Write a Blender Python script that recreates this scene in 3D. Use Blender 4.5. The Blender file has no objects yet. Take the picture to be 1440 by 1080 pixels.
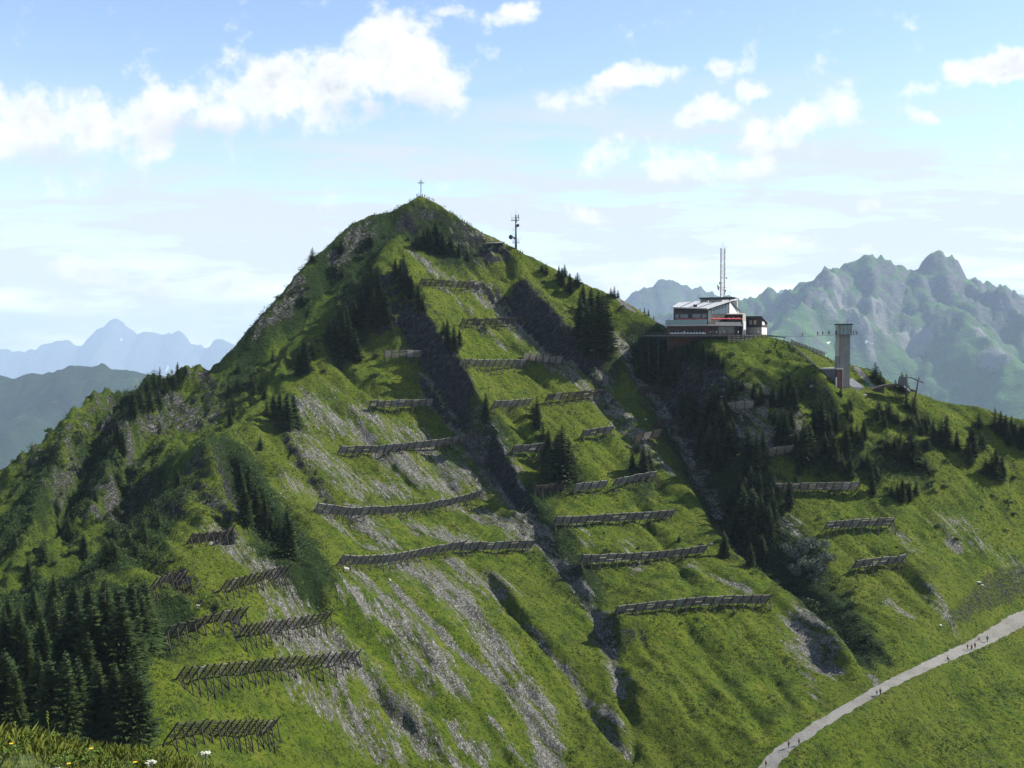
import bpy, bmesh, math, random
import numpy as np
from mathutils import Vector, Matrix, Euler
from mathutils.geometry import delaunay_2d_cdt
rnd = random.Random(7)
rng = np.random.default_rng(11)
sc = bpy.context.scene
C = sc.collection
PI = math.pi
R = math.radians

# ------------------------------------------------------------------ camera, sky, sun, exposure
FPX = 1544.0
HOR = 480.0
PITCH = math.atan((540 - HOR) / FPX)
cd = bpy.data.cameras.new('camera')
cam = bpy.data.objects.new('camera', cd)
C.objects.link(cam)
cd.sensor_width = 36
cd.lens = 36 * FPX / 1440
cd.clip_start = 0.1
cd.clip_end = 60000
cam.location = (0, 0, 0)
cam.rotation_euler = (PI / 2 - PITCH, 0, 0)
sc.camera = cam
sc.view_settings.view_transform = 'Standard'
sc.view_settings.look = 'None'
sc.view_settings.exposure = 0.9
sc.view_settings.gamma = 1.0
sc.cycles.max_bounces = 5
sc.cycles.diffuse_bounces = 2
sc.cycles.glossy_bounces = 2
sc.cycles.transparent_max_bounces = 8
sc.cycles.volume_bounces = 1
sc.cycles.use_denoising = True
sc.cycles.denoiser = 'OPENIMAGEDENOISE'
sc.cycles.denoising_input_passes = 'RGB_ALBEDO_NORMAL'
sc.cycles.denoising_prefilter = 'ACCURATE'

SUN_EL = R(43)
SUN_AZ = R(82)          # clockwise from +Y (the view direction) towards +X
sd = bpy.data.lights.new('sun', 'SUN')
sun = bpy.data.objects.new('sun', sd)
C.objects.link(sun)
sd.energy = 5.0
sd.angle = R(0.5)
sd.color = (1.0, 0.96, 0.88)
sv = Vector((math.sin(SUN_AZ) * math.cos(SUN_EL), math.cos(SUN_AZ) * math.cos(SUN_EL), math.sin(SUN_EL)))
sun.rotation_euler = sv.to_track_quat('Z', 'Y').to_euler()
sun.location = sv * 500


class NT:
    """small helper for building node trees"""
    def __init__(s, tree):
        s.t = tree; s.n = tree.nodes; s.l = tree.links
    def node(s, typ, **kw):
        n = s.n.new(typ)
        for k, v in kw.items():
            setattr(n, k, v)
        return n
    def link(s, a, b):
        s.l.new(a, b)
    def put(s, sock, v):
        if isinstance(v, bpy.types.NodeSocket):
            s.l.new(v, sock)
        elif isinstance(v, (tuple, list)):
            if sock.type == 'RGBA' and len(v) == 3: v = (*v, 1)
            sock.default_value = v
        else:
            sock.default_value = v
    def math(s, op, a, b=0.0, c=None, clamp=False):
        n = s.node('ShaderNodeMath', operation=op, use_clamp=clamp)
        s.put(n.inputs[0], a); s.put(n.inputs[1], b)
        if c is not None: s.put(n.inputs[2], c)
        return n.outputs[0]
    def vmath(s, op, a, b=(0, 0, 0)):
        n = s.node('ShaderNodeVectorMath', operation=op)
        s.put(n.inputs[0], a); s.put(n.inputs[1], b)
        return n.outputs['Value'] if op in ('LENGTH', 'DOT_PRODUCT', 'DISTANCE') else n.outputs[0]
    def rng(s, v, a, b, c=0.0, d=1.0, smooth=True):
        n = s.node('ShaderNodeMapRange', interpolation_type='SMOOTHSTEP' if smooth else 'LINEAR')
        s.put(n.inputs['Value'], v); s.put(n.inputs['From Min'], a); s.put(n.inputs['From Max'], b)
        s.put(n.inputs['To Min'], c); s.put(n.inputs['To Max'], d)
        return n.outputs[0]
    def noise(s, vec, scale, detail=4, rough=0.55, dist=0.0, out=0):
        n = s.node('ShaderNodeTexNoise')
        s.put(n.inputs['Vector'], vec); s.put(n.inputs['Scale'], scale)
        s.put(n.inputs['Detail'], detail); s.put(n.inputs['Roughness'], rough); s.put(n.inputs['Distortion'], dist)
        return n.outputs[out]
    def mix(s, f, a, b, op='MIX'):
        n = s.node('ShaderNodeMix', data_type='RGBA', blend_type=op)
        s.put(n.inputs[0], f); s.put(n.inputs[6], a); s.put(n.inputs[7], b)
        return n.outputs[2]
    def ramp(s, f, stops):
        n = s.node('ShaderNodeValToRGB')
        s.put(n.inputs[0], f)
        e = n.color_ramp.elements
        while len(e) < len(stops): e.new(0.5)
        for x, (p, c) in zip(e, stops):
            x.position = p; x.color = (*c, 1)
        return n.outputs[0]
    def mapping(s, vec, rot=(0, 0, 0), scale=(1, 1, 1), loc=(0, 0, 0)):
        n = s.node('ShaderNodeMapping')
        s.put(n.inputs['Vector'], vec)
        n.inputs['Rotation'].default_value = rot; n.inputs['Scale'].default_value = scale
        n.inputs['Location'].default_value = loc
        return n.outputs[0]
    def attr(s, name):
        return s.node('ShaderNodeAttribute', attribute_name=name).outputs['Fac']


# world: Nishita sky with procedural clouds laid out by sky direction
w = bpy.data.worlds.new('World')
sc.world = w
w.use_nodes = True
nt = NT(w.node_tree)
bg = w.node_tree.nodes['Background']
sky = nt.node('ShaderNodeTexSky', sky_type='NISHITA')
sky.sun_disc = False
sky.sun_elevation = SUN_EL
sky.sun_rotation = SUN_AZ
sky.altitude = 1900
sky.air_density = 1.0
sky.dust_density = 0.6
sky.ozone_density = 1.0
SKY = 0.135
tc = nt.node('ShaderNodeTexCoord')
sep = nt.node('ShaderNodeSeparateXYZ')
nt.link(tc.outputs['Generated'], sep.inputs[0])
X, Y, Z = sep.outputs
# direction on the sky: bearing and height in the units of tan(angle) from due +Y
Yc = nt.math('MAXIMUM', nt.math('ABSOLUTE', Y), 0.05)
comb = nt.node('ShaderNodeCombineXYZ')
nt.put(comb.inputs[0], nt.math('DIVIDE', X, Yc))
nt.put(comb.inputs[1], nt.math('DIVIDE', Z, Yc))
uv0 = comb.outputs[0]
warp = nt.noise(uv0, 9.0, 5, 0.6, out=1)
wv = nt.vmath('SCALE', nt.vmath('SUBTRACT', warp, (0.5, 0.5, 0.5)))
wv.node.inputs['Scale'].default_value = 0.055
uv = nt.vmath('ADD', uv0, wv)
# cumulus: (bearing, height, half width, half height, weight) 
def sp(px, py, rx, ry, wt=1.0, tilt=0.0):
    return ((px - 720) / FPX, (HOR - py) / FPX, rx / FPX, ry / FPX, wt, tilt)
CL = [sp(560, 80, 100, 95, 1.15, 8), sp(610, 130, 70, 60, 1), sp(470, 125, 120, 85, 1.05, 8), sp(360, 140, 130, 80, 1.05, 12),
      sp(250, 165, 120, 75, 1.0, 8), sp(140, 180, 110, 80, 1.0), sp(40, 180, 110, 80, 1.05), sp(-40, 150, 100, 105, 1.05),
      sp(700, 32, 80, 28, .62, 10), sp(640, 22, 50, 20, .45),
      sp(855, 118, 105, 26, .78, 20), sp(945, 98, 75, 20, .6, 15), sp(1010, 93, 42, 24, .72), sp(1058, 122, 36, 18, .7, -20),
      sp(985, 158, 60, 24, .75, 18), sp(1150, 165, 75, 38, .8, 22), sp(1095, 190, 60, 40, .7), sp(1055, 243, 65, 34, .72),
      sp(960, 235, 80, 44, .62, 15), sp(842, 222, 40, 36, .6, 20), sp(1385, 97, 75, 32, .8, 18), sp(1440, 85, 50, 30, .7), sp(1294, 132, 34, 17, .7, 15),
      sp(1300, 178, 40, 14, .45, -20), sp(832, 311, 30, 15, .55), sp(910, 392, 80, 32, .72, 8), sp(1090, 337, 40, 14, .5), sp(1205, 345, 30, 12, .4),
      sp(140, 385, 75, 36, .75), sp(225, 398, 90, 30, .7), sp(320, 396, 62, 26, .7), sp(120, 445, 80, 34, .7), sp(250, 450, 150, 34, .68),
      sp(20, 495, 60, 25, .7), sp(310, 470, 60, 30, .6), sp(1160, 55, 40, 12, .35), sp(60, 420, 90, 30, .45)]
def blob(vec, c):
    cx, cy, rx, ry, wt, tilt = c
    if wt < .9: wt = min(.95, wt * 1.15); rx *= 1.25; ry *= 1.15
    m = nt.mapping(nt.vmath('SUBTRACT', vec, (cx, cy, 0)), rot=(0, 0, -R(tilt)), scale=(1, 1, 1))
    s = nt.vmath('MULTIPLY', m, (1 / rx, 1 / ry, 0))
    return nt.rng(nt.vmath('LENGTH', s), 0.0, 1.25, wt, 0.0)
def cloudfield(vec):
    acc = None
    for c in CL:
        b = blob(vec, c)
        acc = b if acc is None else nt.math('SMOOTH_MAX', acc, b, 0.12)
    return acc
field = cloudfield(uv)
n1 = nt.noise(uv0, 26.0, 8, 0.62)
n2 = nt.noise(nt.vmath('ADD', uv0, (3.1, 1.7, 0)), 11.0, 6, 0.6)
dens = nt.math('ADD', field, nt.math('MULTIPLY', nt.math('SUBTRACT', n1, 0.5), 2.5))
front = nt.rng(Y, 0.0, 0.15)
cum = nt.math('MULTIPLY', nt.rng(dens, 0.26, 0.92), front)
# elsewhere on the dome: loose cumulus too
gen = nt.noise(nt.mapping(tc.outputs['Generated'], scale=(1, 1, 2.2)), 2.6, 7, 0.6)
gen = nt.math('MULTIPLY', nt.rng(gen, 0.54, 0.68), nt.math('SUBTRACT', 1.0, front))
# thin veil of cirrus, thicker to the horizon
vn = nt.noise(nt.mapping(uv0, rot=(0, 0, R(6)), scale=(1.6, 11, 1)), 3.0, 6, 0.6)
hgt = nt.math('MAXIMUM', Z, 0.0)
veil_h = nt.rng(hgt, 0.02, 0.27, 1.15, 0.0)
veil_b = nt.rng(nt.vmath('LENGTH', nt.vmath('MULTIPLY', nt.vmath('SUBTRACT', uv0, (0.19, 0.135, 0)), (2.2, 9.5, 0))), 0.2, 1.3, 0.85, 0.0)
veil_c = nt.rng(nt.vmath('LENGTH', nt.vmath('MULTIPLY', nt.vmath('SUBTRACT', uv0, (-0.22, 0.10, 0)), (2.2, 13, 0))), 0.2, 1.3, 0.6, 0.0)
veil = nt.math('ADD', nt.math('MULTIPLY', veil_h, nt.math('ADD', 0.05, nt.math('MULTIPLY', nt.rng(vn, 0.30, 0.68), 1.1))),
               nt.math('MULTIPLY', nt.math('ADD', veil_b, veil_c), nt.rng(vn, 0.38, 0.66)), clamp=True)
K = 1 / SKY / 2 ** 0.9
skc = nt.mix(1.0, sky.outputs[0], (1.04, 0.99, 0.95), op='MULTIPLY')
sk = nt.mix(nt.math('MULTIPLY', veil, 0.86, clamp=True), skc, (0.82 * K, 0.865 * K, 0.90 * K))
# cloud bodies: bright where thin and on the upper side, greyer in the thick lower parts
thick = nt.rng(dens, 0.55, 1.25)
n1b = nt.noise(nt.vmath('ADD', uv0, (0.012, 0.016, 0)), 26.0, 8, 0.62)
relief = nt.rng(nt.math('SUBTRACT', n1b, n1), -0.10, 0.14)
grey = nt.math('MULTIPLY', nt.math('ADD', nt.math('MULTIPLY', nt.rng(n2, 0.44, 0.64), 0.62), nt.math('MULTIPLY', relief, 0.5)), thick, clamp=True)
for c_ in (sp(545, 160, 130, 42, .95), sp(300, 195, 170, 34, .9), sp(90, 225, 130, 30, .9), sp(1075, 262, 80, 24, .9), sp(160, 412, 120, 18, .9), sp(900, 130, 90, 12, .9)):
    grey = nt.math('MAXIMUM', grey, nt.math('MULTIPLY', blob(uv, c_), nt.rng(n2, 0.30, 0.62, .45, .95)))
ccol = nt.mix(grey, (1.14 * K, 1.14 * K, 1.12 * K), (0.68 * K, 0.73 * K, 0.78 * K))
full = nt.mix(nt.math('MULTIPLY', nt.math('MAXIMUM', cum, gen), 0.96), sk, ccol)
nt.link(full, bg.inputs['Color'])
bg.inputs['Strength'].default_value = SKY
w.cycles.sampling_method = 'MANUAL'
w.cycles.sample_map_resolution = 512


# ------------------------------------------------------------------ generic helpers
def tag(o, label=None, cat=None, group=None, kind=None):
    if label: o['label'] = label
    if cat: o['category'] = cat
    if group: o['group'] = group
    if kind: o['kind'] = kind
    return o

def empty(name, loc, label=None, cat=None, group=None, rz=0.0):
    o = bpy.data.objects.new(name, None)
    C.objects.link(o)
    o.location = loc
    o.rotation_euler = (0, 0, rz)
    o.empty_display_size = 0.5
    return tag(o, label, cat, group)

class MB:
    """collects geometry, then links it as one mesh object"""
    def __init__(s):
        s.v = []; s.f = []; s.sm = []
    def add(s, vs, fs, smooth=False):
        b = len(s.v)
        s.v += [tuple(v) for v in vs]
        s.f += [tuple(b + i for i in f) for f in fs]
        s.sm += [smooth] * len(fs)
        return s
    def hexa(s, p):      # 8 points: bottom 4 ccw, top 4 ccw
        return s.add(p, [(3, 2, 1, 0), (4, 5, 6, 7), (0, 1, 5, 4), (1, 2, 6, 5), (2, 3, 7, 6), (3, 0, 4, 7)])
    def box(s, c, d, M=None):
        x, y, z = d[0] / 2, d[1] / 2, d[2] / 2
        p = [Vector((a * x, b * y, e * z)) for e in (-1, 1) for a, b in ((-1, -1), (1, -1), (1, 1), (-1, 1))]
        if M is not None: p = [M @ q for q in p]
        return s.hexa([q + Vector(c) for q in p])
    def prism(s, foot, z0, z1):   # footprint list (x, y); z0, z1 numbers or per-vertex lists
        n = len(foot)
        a = sum(foot[i][0] * foot[(i + 1) % n][1] - foot[(i + 1) % n][0] * foot[i][1] for i in range(n))
        Z0 = z0 if isinstance(z0, (list, tuple)) else [z0] * n
        Z1 = z1 if isinstance(z1, (list, tuple)) else [z1] * n
        if a < 0:
            foot = foot[::-1]; Z0 = list(Z0)[::-1]; Z1 = list(Z1)[::-1]
        vs = [(x, y, Z0[i]) for i, (x, y) in enumerate(foot)] + [(x, y, Z1[i]) for i, (x, y) in enumerate(foot)]
        fs = [tuple(range(n - 1, -1, -1)), tuple(range(n, 2 * n))]
        fs += [(i, (i + 1) % n, n + (i + 1) % n, n + i) for i in range(n)]
        return s.add(vs, fs)
    def bar(s, a, b, r, n=4, r2=None, cap=True):
        a = Vector(a); b = Vector(b); r2 = r if r2 is None else r2
        d = (b - a)
        if d.length < 1e-6: return s
        q = d.to_track_quat('Z', 'Y')
        vs = []
        for p, rr in ((a, r), (b, r2)):
            for i in range(n):
                t = 2 * PI * (i + .5) / n
                vs.append(p + q @ Vector((math.cos(t) * rr, math.sin(t) * rr, 0)))
        fs = [(i, (i + 1) % n, n + (i + 1) % n, n + i) for i in range(n)]
        if cap: fs += [tuple(range(n - 1, -1, -1)), tuple(range(n, 2 * n))]
        return s.add(vs, fs, n > 5)
    def lathe(s, prof, n=10, c=(0, 0, 0)):
        vs = []; fs = []
        for r, z in prof:
            for i in range(n):
                t = 2 * PI * i / n
                vs.append((c[0] + r * math.cos(t), c[1] + r * math.sin(t), c[2] + z))
        for k in range(len(prof) - 1):
            for i in range(n):
                j = (i + 1) % n
                fs.append((k * n + i, k * n + j, (k + 1) * n + j, (k + 1) * n + i))
        fs.append(tuple(range(n - 1, -1, -1))); m = (len(prof) - 1) * n
        fs.append(tuple(range(m, m + n)))
        return s.add(vs, fs, True)
    def mesh(s, name, mat):
        me = bpy.data.meshes.new(name)
        me.from_pydata(s.v, [], s.f)
        me.polygons.foreach_set('use_smooth', s.sm)
        if mat: me.materials.append(mat)
        me.update()
        return me
    def build(s, name, mat, parent=None, loc=None):
        o = bpy.data.objects.new(name, s.mesh(name, mat))
        C.objects.link(o)
        if loc is not None: o.location = loc
        if parent: o.parent = parent
        return o

def link_mesh(name, me, parent=None, loc=None):
    o = bpy.data.objects.new(name, me)
    C.objects.link(o)
    if parent: o.parent = parent
    if loc is not None: o.location = loc
    return o

def copy_tree(o, parent=None):
    c = o.copy()
    C.objects.link(c)
    if parent: c.parent = parent
    for ch in list(o.children):
        copy_tree(ch, c)
    return c

CP, SP_ = math.cos(PITCH), math.sin(PITCH)
def P(px, py, d):
    """world point seen at photo pixel px,py at forward distance d"""
    a = (px - 720) / FPX; b = (540 - py) / FPX
    y = CP + b * SP_; z = -SP_ + b * CP
    return (a / y * d, d, z / y * d)
def topx(x, y, z):
    dz = y * -SP_ + z * CP
    dy = y * CP + z * SP_
    return 720 + FPX * x / dy, 540 - FPX * dz / dy

def simple_mat(name, col, rough=0.8, var=0.25, scale=3.0, metal=0.0, bump=0.0, col2=None, spec=0.3):
    m = bpy.data.materials.new(name)
    m.use_nodes = True
    t = NT(m.node_tree)
    bs = m.node_tree.nodes['Principled BSDF']
    g = t.node('ShaderNodeTexCoord')
    n = t.noise(g.outputs['Object'], scale, 5, 0.6)
    lo = tuple(c * (1 - var) for c in col)
    hi = tuple(min(1, c * (1 + var)) for c in col) if col2 is None else col2
    t.link(t.ramp(n, [(0.3, lo), (0.7, hi)]), bs.inputs['Base Color'])
    bs.inputs['Roughness'].default_value = rough
    bs.inputs['Metallic'].default_value = metal
    bs.inputs['Specular IOR Level'].default_value = spec
    if bump:
        b = t.node('ShaderNodeBump')
        b.inputs['Distance'].default_value = bump
        t.link(n, b.inputs['Height']); t.link(b.outputs[0], bs.inputs['Normal'])
    return m

# ------------------------------------------------------------------ numpy noise
_perm = rng.permutation(4096)
_ang = rng.random(4096) * 2 * np.pi
_gx, _gy = np.cos(_ang), np.sin(_ang)
def perlin(x, y, seed=0):
    x = np.asarray(x, float); y = np.asarray(y, float)
    xi = np.floor(x).astype(np.int64); yi = np.floor(y).astype(np.int64)
    xf = x - xi; yf = y - yi
    u = xf * xf * xf * (xf * (xf * 6 - 15) + 10); v = yf * yf * yf * (yf * (yf * 6 - 15) + 10)
    def g(ix, iy, fx, fy):
        h = _perm[(_perm[(ix + seed * 131) & 4095] + iy) & 4095]
        return _gx[h] * fx + _gy[h] * fy
    a = g(xi, yi, xf, yf); b = g(xi + 1, yi, xf - 1, yf)
    c = g(xi, yi + 1, xf, yf - 1); d = g(xi + 1, yi + 1, xf - 1, yf - 1)
    return ((a + u * (b - a)) * (1 - v) + (c + u * (d - c)) * v) * 1.5
def fbm(x, y, oct=4, gain=0.5, seed=0, ridged=False):
    s = 0; a = 1.0; tot = 0
    for k in range(oct):
        n = perlin(x * 2 ** k + 17.3 * k, y * 2 ** k - 9.1 * k, seed + k)
        if ridged: n = 1 - 2 * np.abs(n)
        s = s + a * n; tot += a; a *= gain
    return s / tot
def sstep(x, a, b):
    t = np.clip((x - a) / (b - a), 0, 1)
    return t * t * (3 - 2 * t)

# ------------------------------------------------------------------ the mountain: crest, gully and shelf lines
LN = {}
LN['crest_r'] = [(592,271,530),(615,284,527),(640,301,523),(665,318,520),(700,336,515),(727,350,511),(760,366,507),(800,386,500),(845,406,492),(868,416,488),(893,431,480),(912,450,472),(925,470,462),(945,478,450),(985,474,438),(1000,473.3,434),(1040,473.3,432),(1078,474,432),(1110,479,431),(1140,491,430),(1165,504,427),(1195,513,424),(1230,524,420),(1262,541,416),(1300,554,413),(1350,567,408),(1400,577,404),(1440,585,400),(1520,612,392),(1640,660,385)]
LN['crest_l'] = [(592,271,530),(575,283,527),(555,294,522),(525,300,517),(497,313,510),(487,330,506),(470,342,502),(430,373,490),(400,409,482),(370,441,474),(350,468,468),(333,493,463),(322,517,458),(310,545,450),(300,575,440),(292,604,428)]
LN['rib'] = [(585,280,526),(570,300,520),(545,335,507),(530,370,495),(515,410,482),(485,455,468),(455,485,458),(430,512,450),(405,545,438),(385,575,422),(355,598,402),(330,612,384),(308,618,366),(289,607,352),(275,645,344),(245,692,328),(208,742,306),(168,772,286),(140,800,266),(110,850,242),(85,900,224),(60,960,206)]
LN['couloir'] = [(566,325,517),(545,358,508),(515,385,500),(480,420,490),(445,455,479),(415,485,470),(385,520,460),(350,562,442),(322,600,426),(305,625,410)]
LN['gully2'] = [(538,385,480),(548,420,472),(565,460,464),(590,505,453),(618,550,440),(652,600,424),(688,655,403),(733,722,378),(772,780,353),(832,860,322),(862,936,297),(886,1006,277),(897,1080,264)]
LN['shelf2'] = [(545,348,502),(572,392,482),(600,440,461),(624,478,444),(650,510,431),(668,560,416),(694,608,400),(712,650,391),(742,700,377)]
LN['gully1'] = [(905,482,466),(915,525,454),(938,582,434),(962,632,417),(985,695,398),(1005,745,379),(1035,792,360),(1080,838,343),(1130,875,328),(1185,920,309),(1215,953,296),(1239,972,287)]
LN['bank1'] = [(868,470,470),(885,540,444),(915,600,424),(955,665,398),(1000,732,369),(1025,765,354),(1070,797,338),(1120,832,323),(1175,884,303),(1212,938,291)]
LN['wall1'] = [(958,492,447),(965,520,434),(985,556,418),(1008,588,407),(1045,630,392),(1080,680,376),(1094,730,361),(1112,770,349),(1152,820,334),(1196,870,319),(1228,922,304),(1248,957,291)]
LN['tri_top'] = [(735,388,486),(768,424,472),(802,458,459),(838,497,448)]
LN['tri_floor'] = [(720,398,494),(722,452,481),(752,482,466),(802,503,453),(840,520,446)]
LN['hollow'] = [(316,650,362),(330,700,345),(352,746,328),(384,786,311),(412,802,304)]
LN['hollow_r'] = [(338,622,371),(352,650,352),(374,692,332),(400,735,315),(430,774,300),(462,806,292)]
LN['slab'] = [(395,600,402),(425,645,380),(460,690,360),(478,722,347)]
LN['slab_floor'] = [(385,602,410),(412,650,388),(446,696,366),(470,735,350)]
LN['spurrib'] = [(292,609,350),(306,652,328),(318,702,306),(335,762,288),(345,790,283)]
LN['path'] = [(1060,1105,252),(1075,1085,256),(1100,1055,262),(1150,1020,270),(1235,970,286),(1300,938,300),(1380,902,322),(1440,868,342),(1540,830,365)]
LN['crest_b'] = [(310,512,476),(280,516,472),(250,521,468),(215,534,460),(180,544,450),(150,553,440),(118,581,425),(85,603,412),(45,641,395),(8,669,385),(-60,722,370),(-140,800,350)]
LN['basin_rib1'] = [(205,552,450),(190,590,414),(172,622,390),(160,655,371),(146,700,350),(128,742,331),(108,790,308)]
LN['basin_dip1'] = [(180,562,452),(162,600,434),(146,632,418),(128,668,400),(112,708,380),(94,752,358),(76,802,326)]
LN['basin_rib2'] = [(100,612,406),(85,650,374),(66,690,350),(48,730,330),(30,780,308)]
LN['basin_dip2'] = [(72,640,400),(52,680,380),(34,715,362),(14,760,342)]
LN['basin_rib3'] = [(226,640,396),(214,680,370),(208,705,358)]
LN['basin_dip3'] = [(205,640,414),(186,680,392),(172,722,370),(158,765,350)]
PTS = [
 # west basin
 (300,535,468),(270,560,455),(250,590,441),(232,620,425),(285,602,427),(240,655,400),
 (80,838,290),(0,852,285),(40,902,253),(0,952,225),(0,1022,195),(60,1050,185),(215,565,446),
 (-80,900,260),(-80,1050,190),(-80,780,330),
 # lower left spur slope
 (215,835,250),(260,760,287),(295,870,246),(230,930,220),(300,950,229),(240,1060,192),(300,1085,196),(350,860,263),(400,960,246),(400,1085,224),(450,872,277),(500,960,263),
 (500,1085,240),(550,872,287),(600,1085,250),(700,1085,256),(800,1085,260),(160,900,232),(130,1000,200),(180,1060,190),(320,790,292),(160,1085,180),(60,1085,176),
 # main face
 (600,872,293),(680,872,303),(760,900,301),(500,702,365),(560,702,372),(620,702,380),(680,722,379),(600,782,336),(700,782,348),(480,622,406),(560,622,412),(620,626,417),
 (450,570,427),(520,560,432),(600,602,424),(530,440,475),(500,500,457),(558,510,449),(540,565,433),(650,960,277),(560,960,270),(740,1000,277),(800,1000,281),(530,790,322),
 # upper and middle east face
 (600,345,508),(640,398,492),(600,396,480),(680,450,472),(720,455,474),(660,500,446),(720,508,450),(788,510,455),(700,545,432),(760,555,434),(842,558,438),(720,632,400),(780,620,405),
 (840,612,414),(905,622,408),(750,688,383),(800,690,383),(850,688,385),(905,684,389),(780,738,361),(860,733,368),(940,726,376),(815,792,338),(900,785,346),(988,775,353),
 (865,866,303),(960,858,310),(1075,848,320),(900,960,284),(1000,960,288),(1090,960,292),(1165,960,291),(960,900,303),(1150,900,307),(1000,1045,268),(1060,1030,269),(930,1085,264),(1000,1085,261),
 (700,400,500),(780,420,488),(840,440,482),(870,450,477),(860,480,464),(660,350,512),(620,320,519),
 # right hand slope
 (1000,500,424),(1060,520,414),(1030,510,419),(1100,560,402),(1150,565,397),(1148,520,401),(1158,527,400),(1168,534,400),(1178,541.5,401),(1200,548,408),(1250,582,397),(1200,622,386),(1110,640,383),(1150,692,369),(1100,697,369),(1200,690,370),(1300,642,383),
 (1400,662,384),(1440,642,391),(1250,702,367),(1160,752,352),(1250,746,356),(1200,802,339),(1265,797,343),(1350,722,366),(1440,742,373),(1300,802,339),(1400,802,352),(1440,822,355),
 (1250,872,317),(1330,872,323),(1200,842,328),(1640,740,380),(1640,900,345),
 # meadow below the path
 (1440,1085,268),(1340,1085,266),(1250,1085,264),(1160,1085,260),(1320,1010,286),(1440,960,306),(1620,1085,285),
 (1060,475,470),(960,476,478),(1000,475,476),
]
verts = []; vz = []; edges = []
def addp(p):
    verts.append((p[0], p[1])); vz.append(p[2]); return len(verts) - 1
for k, L in LN.items():
    prev = None
    for q in L:
        i = addp(P(*q))
        if prev is not None: edges.append((prev, i))
        prev = i
for q in PTS: addp(P(*q))
pv_ = None
for q, (ox, oy, oz) in (((289,607,352), (-12, 12, -11)), ((275,645,344), (-14, 10, -15)), ((245,692,328), (-15, 9, -17)), ((208,742,306), (-15, 8, -15)), ((168,772,286), (-14, 7, -12)), ((140,800,266), (-12, 6, -10))):
    x, y, z = P(*q); i = addp((x + ox, y + oy, z + oz))
    if pv_ is not None: edges.append((pv_, i))
    pv_ = i
# far sides of the crests
for q in LN['crest_r'][::2]:
    x, y, z = P(*q)
    if 925 < q[0] < 1085: continue
    addp((x + 22, y + 50, z - 34)); addp((x + 60, y + 130, z - 100))
for q in LN['crest_r'][12:15]:
    x, y, z = P(*q); addp((x, y + 80, z - 22)); addp((x + 20, y + 150, z - 90))
for q in LN['crest_l'][2::2]:
    x, y, z = P(*q); addp((x - 26, y + 30, z - 30)); addp((x - 70, y + 80, z - 95))
for q in LN['crest_b'][1::2]:
    x, y, z = P(*q); addp((x - 30, y + 40, z - 36)); addp((x - 80, y + 110, z - 120))
# the slope on which the photographer stands and the valley between
for x, y, z in [(-60, 40, -38), (0, 40, -42), (60, 40, -46), (-60, 90, -66), (0, 90, -72), (60, 90, -72), (120, 80, -70), (-80, 140, -78), (-30, 140, -84), (30, 145, -92), (100, 160, -100),
                (0, 200, -97), (60, 215, -102), (130, 225, -106), (-120, 160, -76), (-60, 165, -72), (-160, 100, -74), (200, 150, -100), (260, 220, -108), (190, 250, -106)]:
    addp((x, y, z))
for x, y, z in [(-900, -100, -150), (-900, 1500, -420), (900, 1500, -420), (900, -100, -180), (0, 1500, -420), (0, -100, -60), (-900, 600, -330), (900, 600, -300), (420, 420, -95), (500, 250, -140),
                (-420, 420, -190), (-400, 200, -130), (0, 900, -260), (-300, 800, -300), (350, 800, -260)]:
    addp((x, y, z))
res = delaunay_2d_cdt([Vector(v) for v in verts], edges, [], 0, 1e-4)
tv = np.array([tuple(v) for v in res[0]]); tris = res[2]; orig = res[3]
tz = np.zeros(len(tv)); need = []
for i, o in enumerate(orig):
    if o: tz[i] = np.mean([vz[k] for k in o])
    else: need.append(i)
vv = np.array(verts); vzz = np.array(vz)
for i in need:   # crossing of two lines: take the height from the nearest samples
    d = np.hypot(*(vv - tv[i]).T); k = np.argsort(d)[:3]
    wgt = 1 / (d[k] + .1); tz[i] = (vzz[k] * wgt).sum() / wgt.sum()

ST = 0.62
gx = np.arange(-225, 226, ST); gy = np.arange(150, 560, ST)
def outer(a, b, n):
    t = np.linspace(0, 1, n + 1)[1:] ** 1.8
    return a + (b - a) * t
gx = np.concatenate([outer(-225, -880, 60)[::-1], gx, outer(225, 880, 60)])
gy = np.concatenate([outer(150, 14, 60)[::-1], gy, outer(560, 1480, 90)])
NX, NY = len(gx), len(gy)
GX, GY = np.meshgrid(gx, gy)
H = np.full(GX.shape, np.nan)
for t in tris:
    for k in range(1, len(t) - 1):
        a, b, c = t[0], t[k], t[k + 1]
        (x0, y0), (x1, y1), (x2, y2) = tv[a], tv[b], tv[c]
        det = (y1 - y2) * (x0 - x2) + (x2 - x1) * (y0 - y2)
        if abs(det) < 1e-9: continue
        i0 = np.searchsorted(gx, min(x0, x1, x2)) - 1; i1 = np.searchsorted(gx, max(x0, x1, x2)) + 1
        j0 = np.searchsorted(gy, min(y0, y1, y2)) - 1; j1 = np.searchsorted(gy, max(y0, y1, y2)) + 1
        i0 = max(i0, 0); j0 = max(j0, 0)
        sx = GX[j0:j1, i0:i1]; sy = GY[j0:j1, i0:i1]
        if sx.size == 0: continue
        l0 = ((y1 - y2) * (sx - x2) + (x2 - x1) * (sy - y2)) / det
        l1 = ((y2 - y0) * (sx - x2) + (x0 - x2) * (sy - y2)) / det
        l2 = 1 - l0 - l1
        m = (l0 >= -1e-6) & (l1 >= -1e-6) & (l2 >= -1e-6)
        H[j0:j1, i0:i1][m] = (l0 * tz[a] + l1 * tz[b] + l2 * tz[c])[m]
H[np.isnan(H)] = -300
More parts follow.
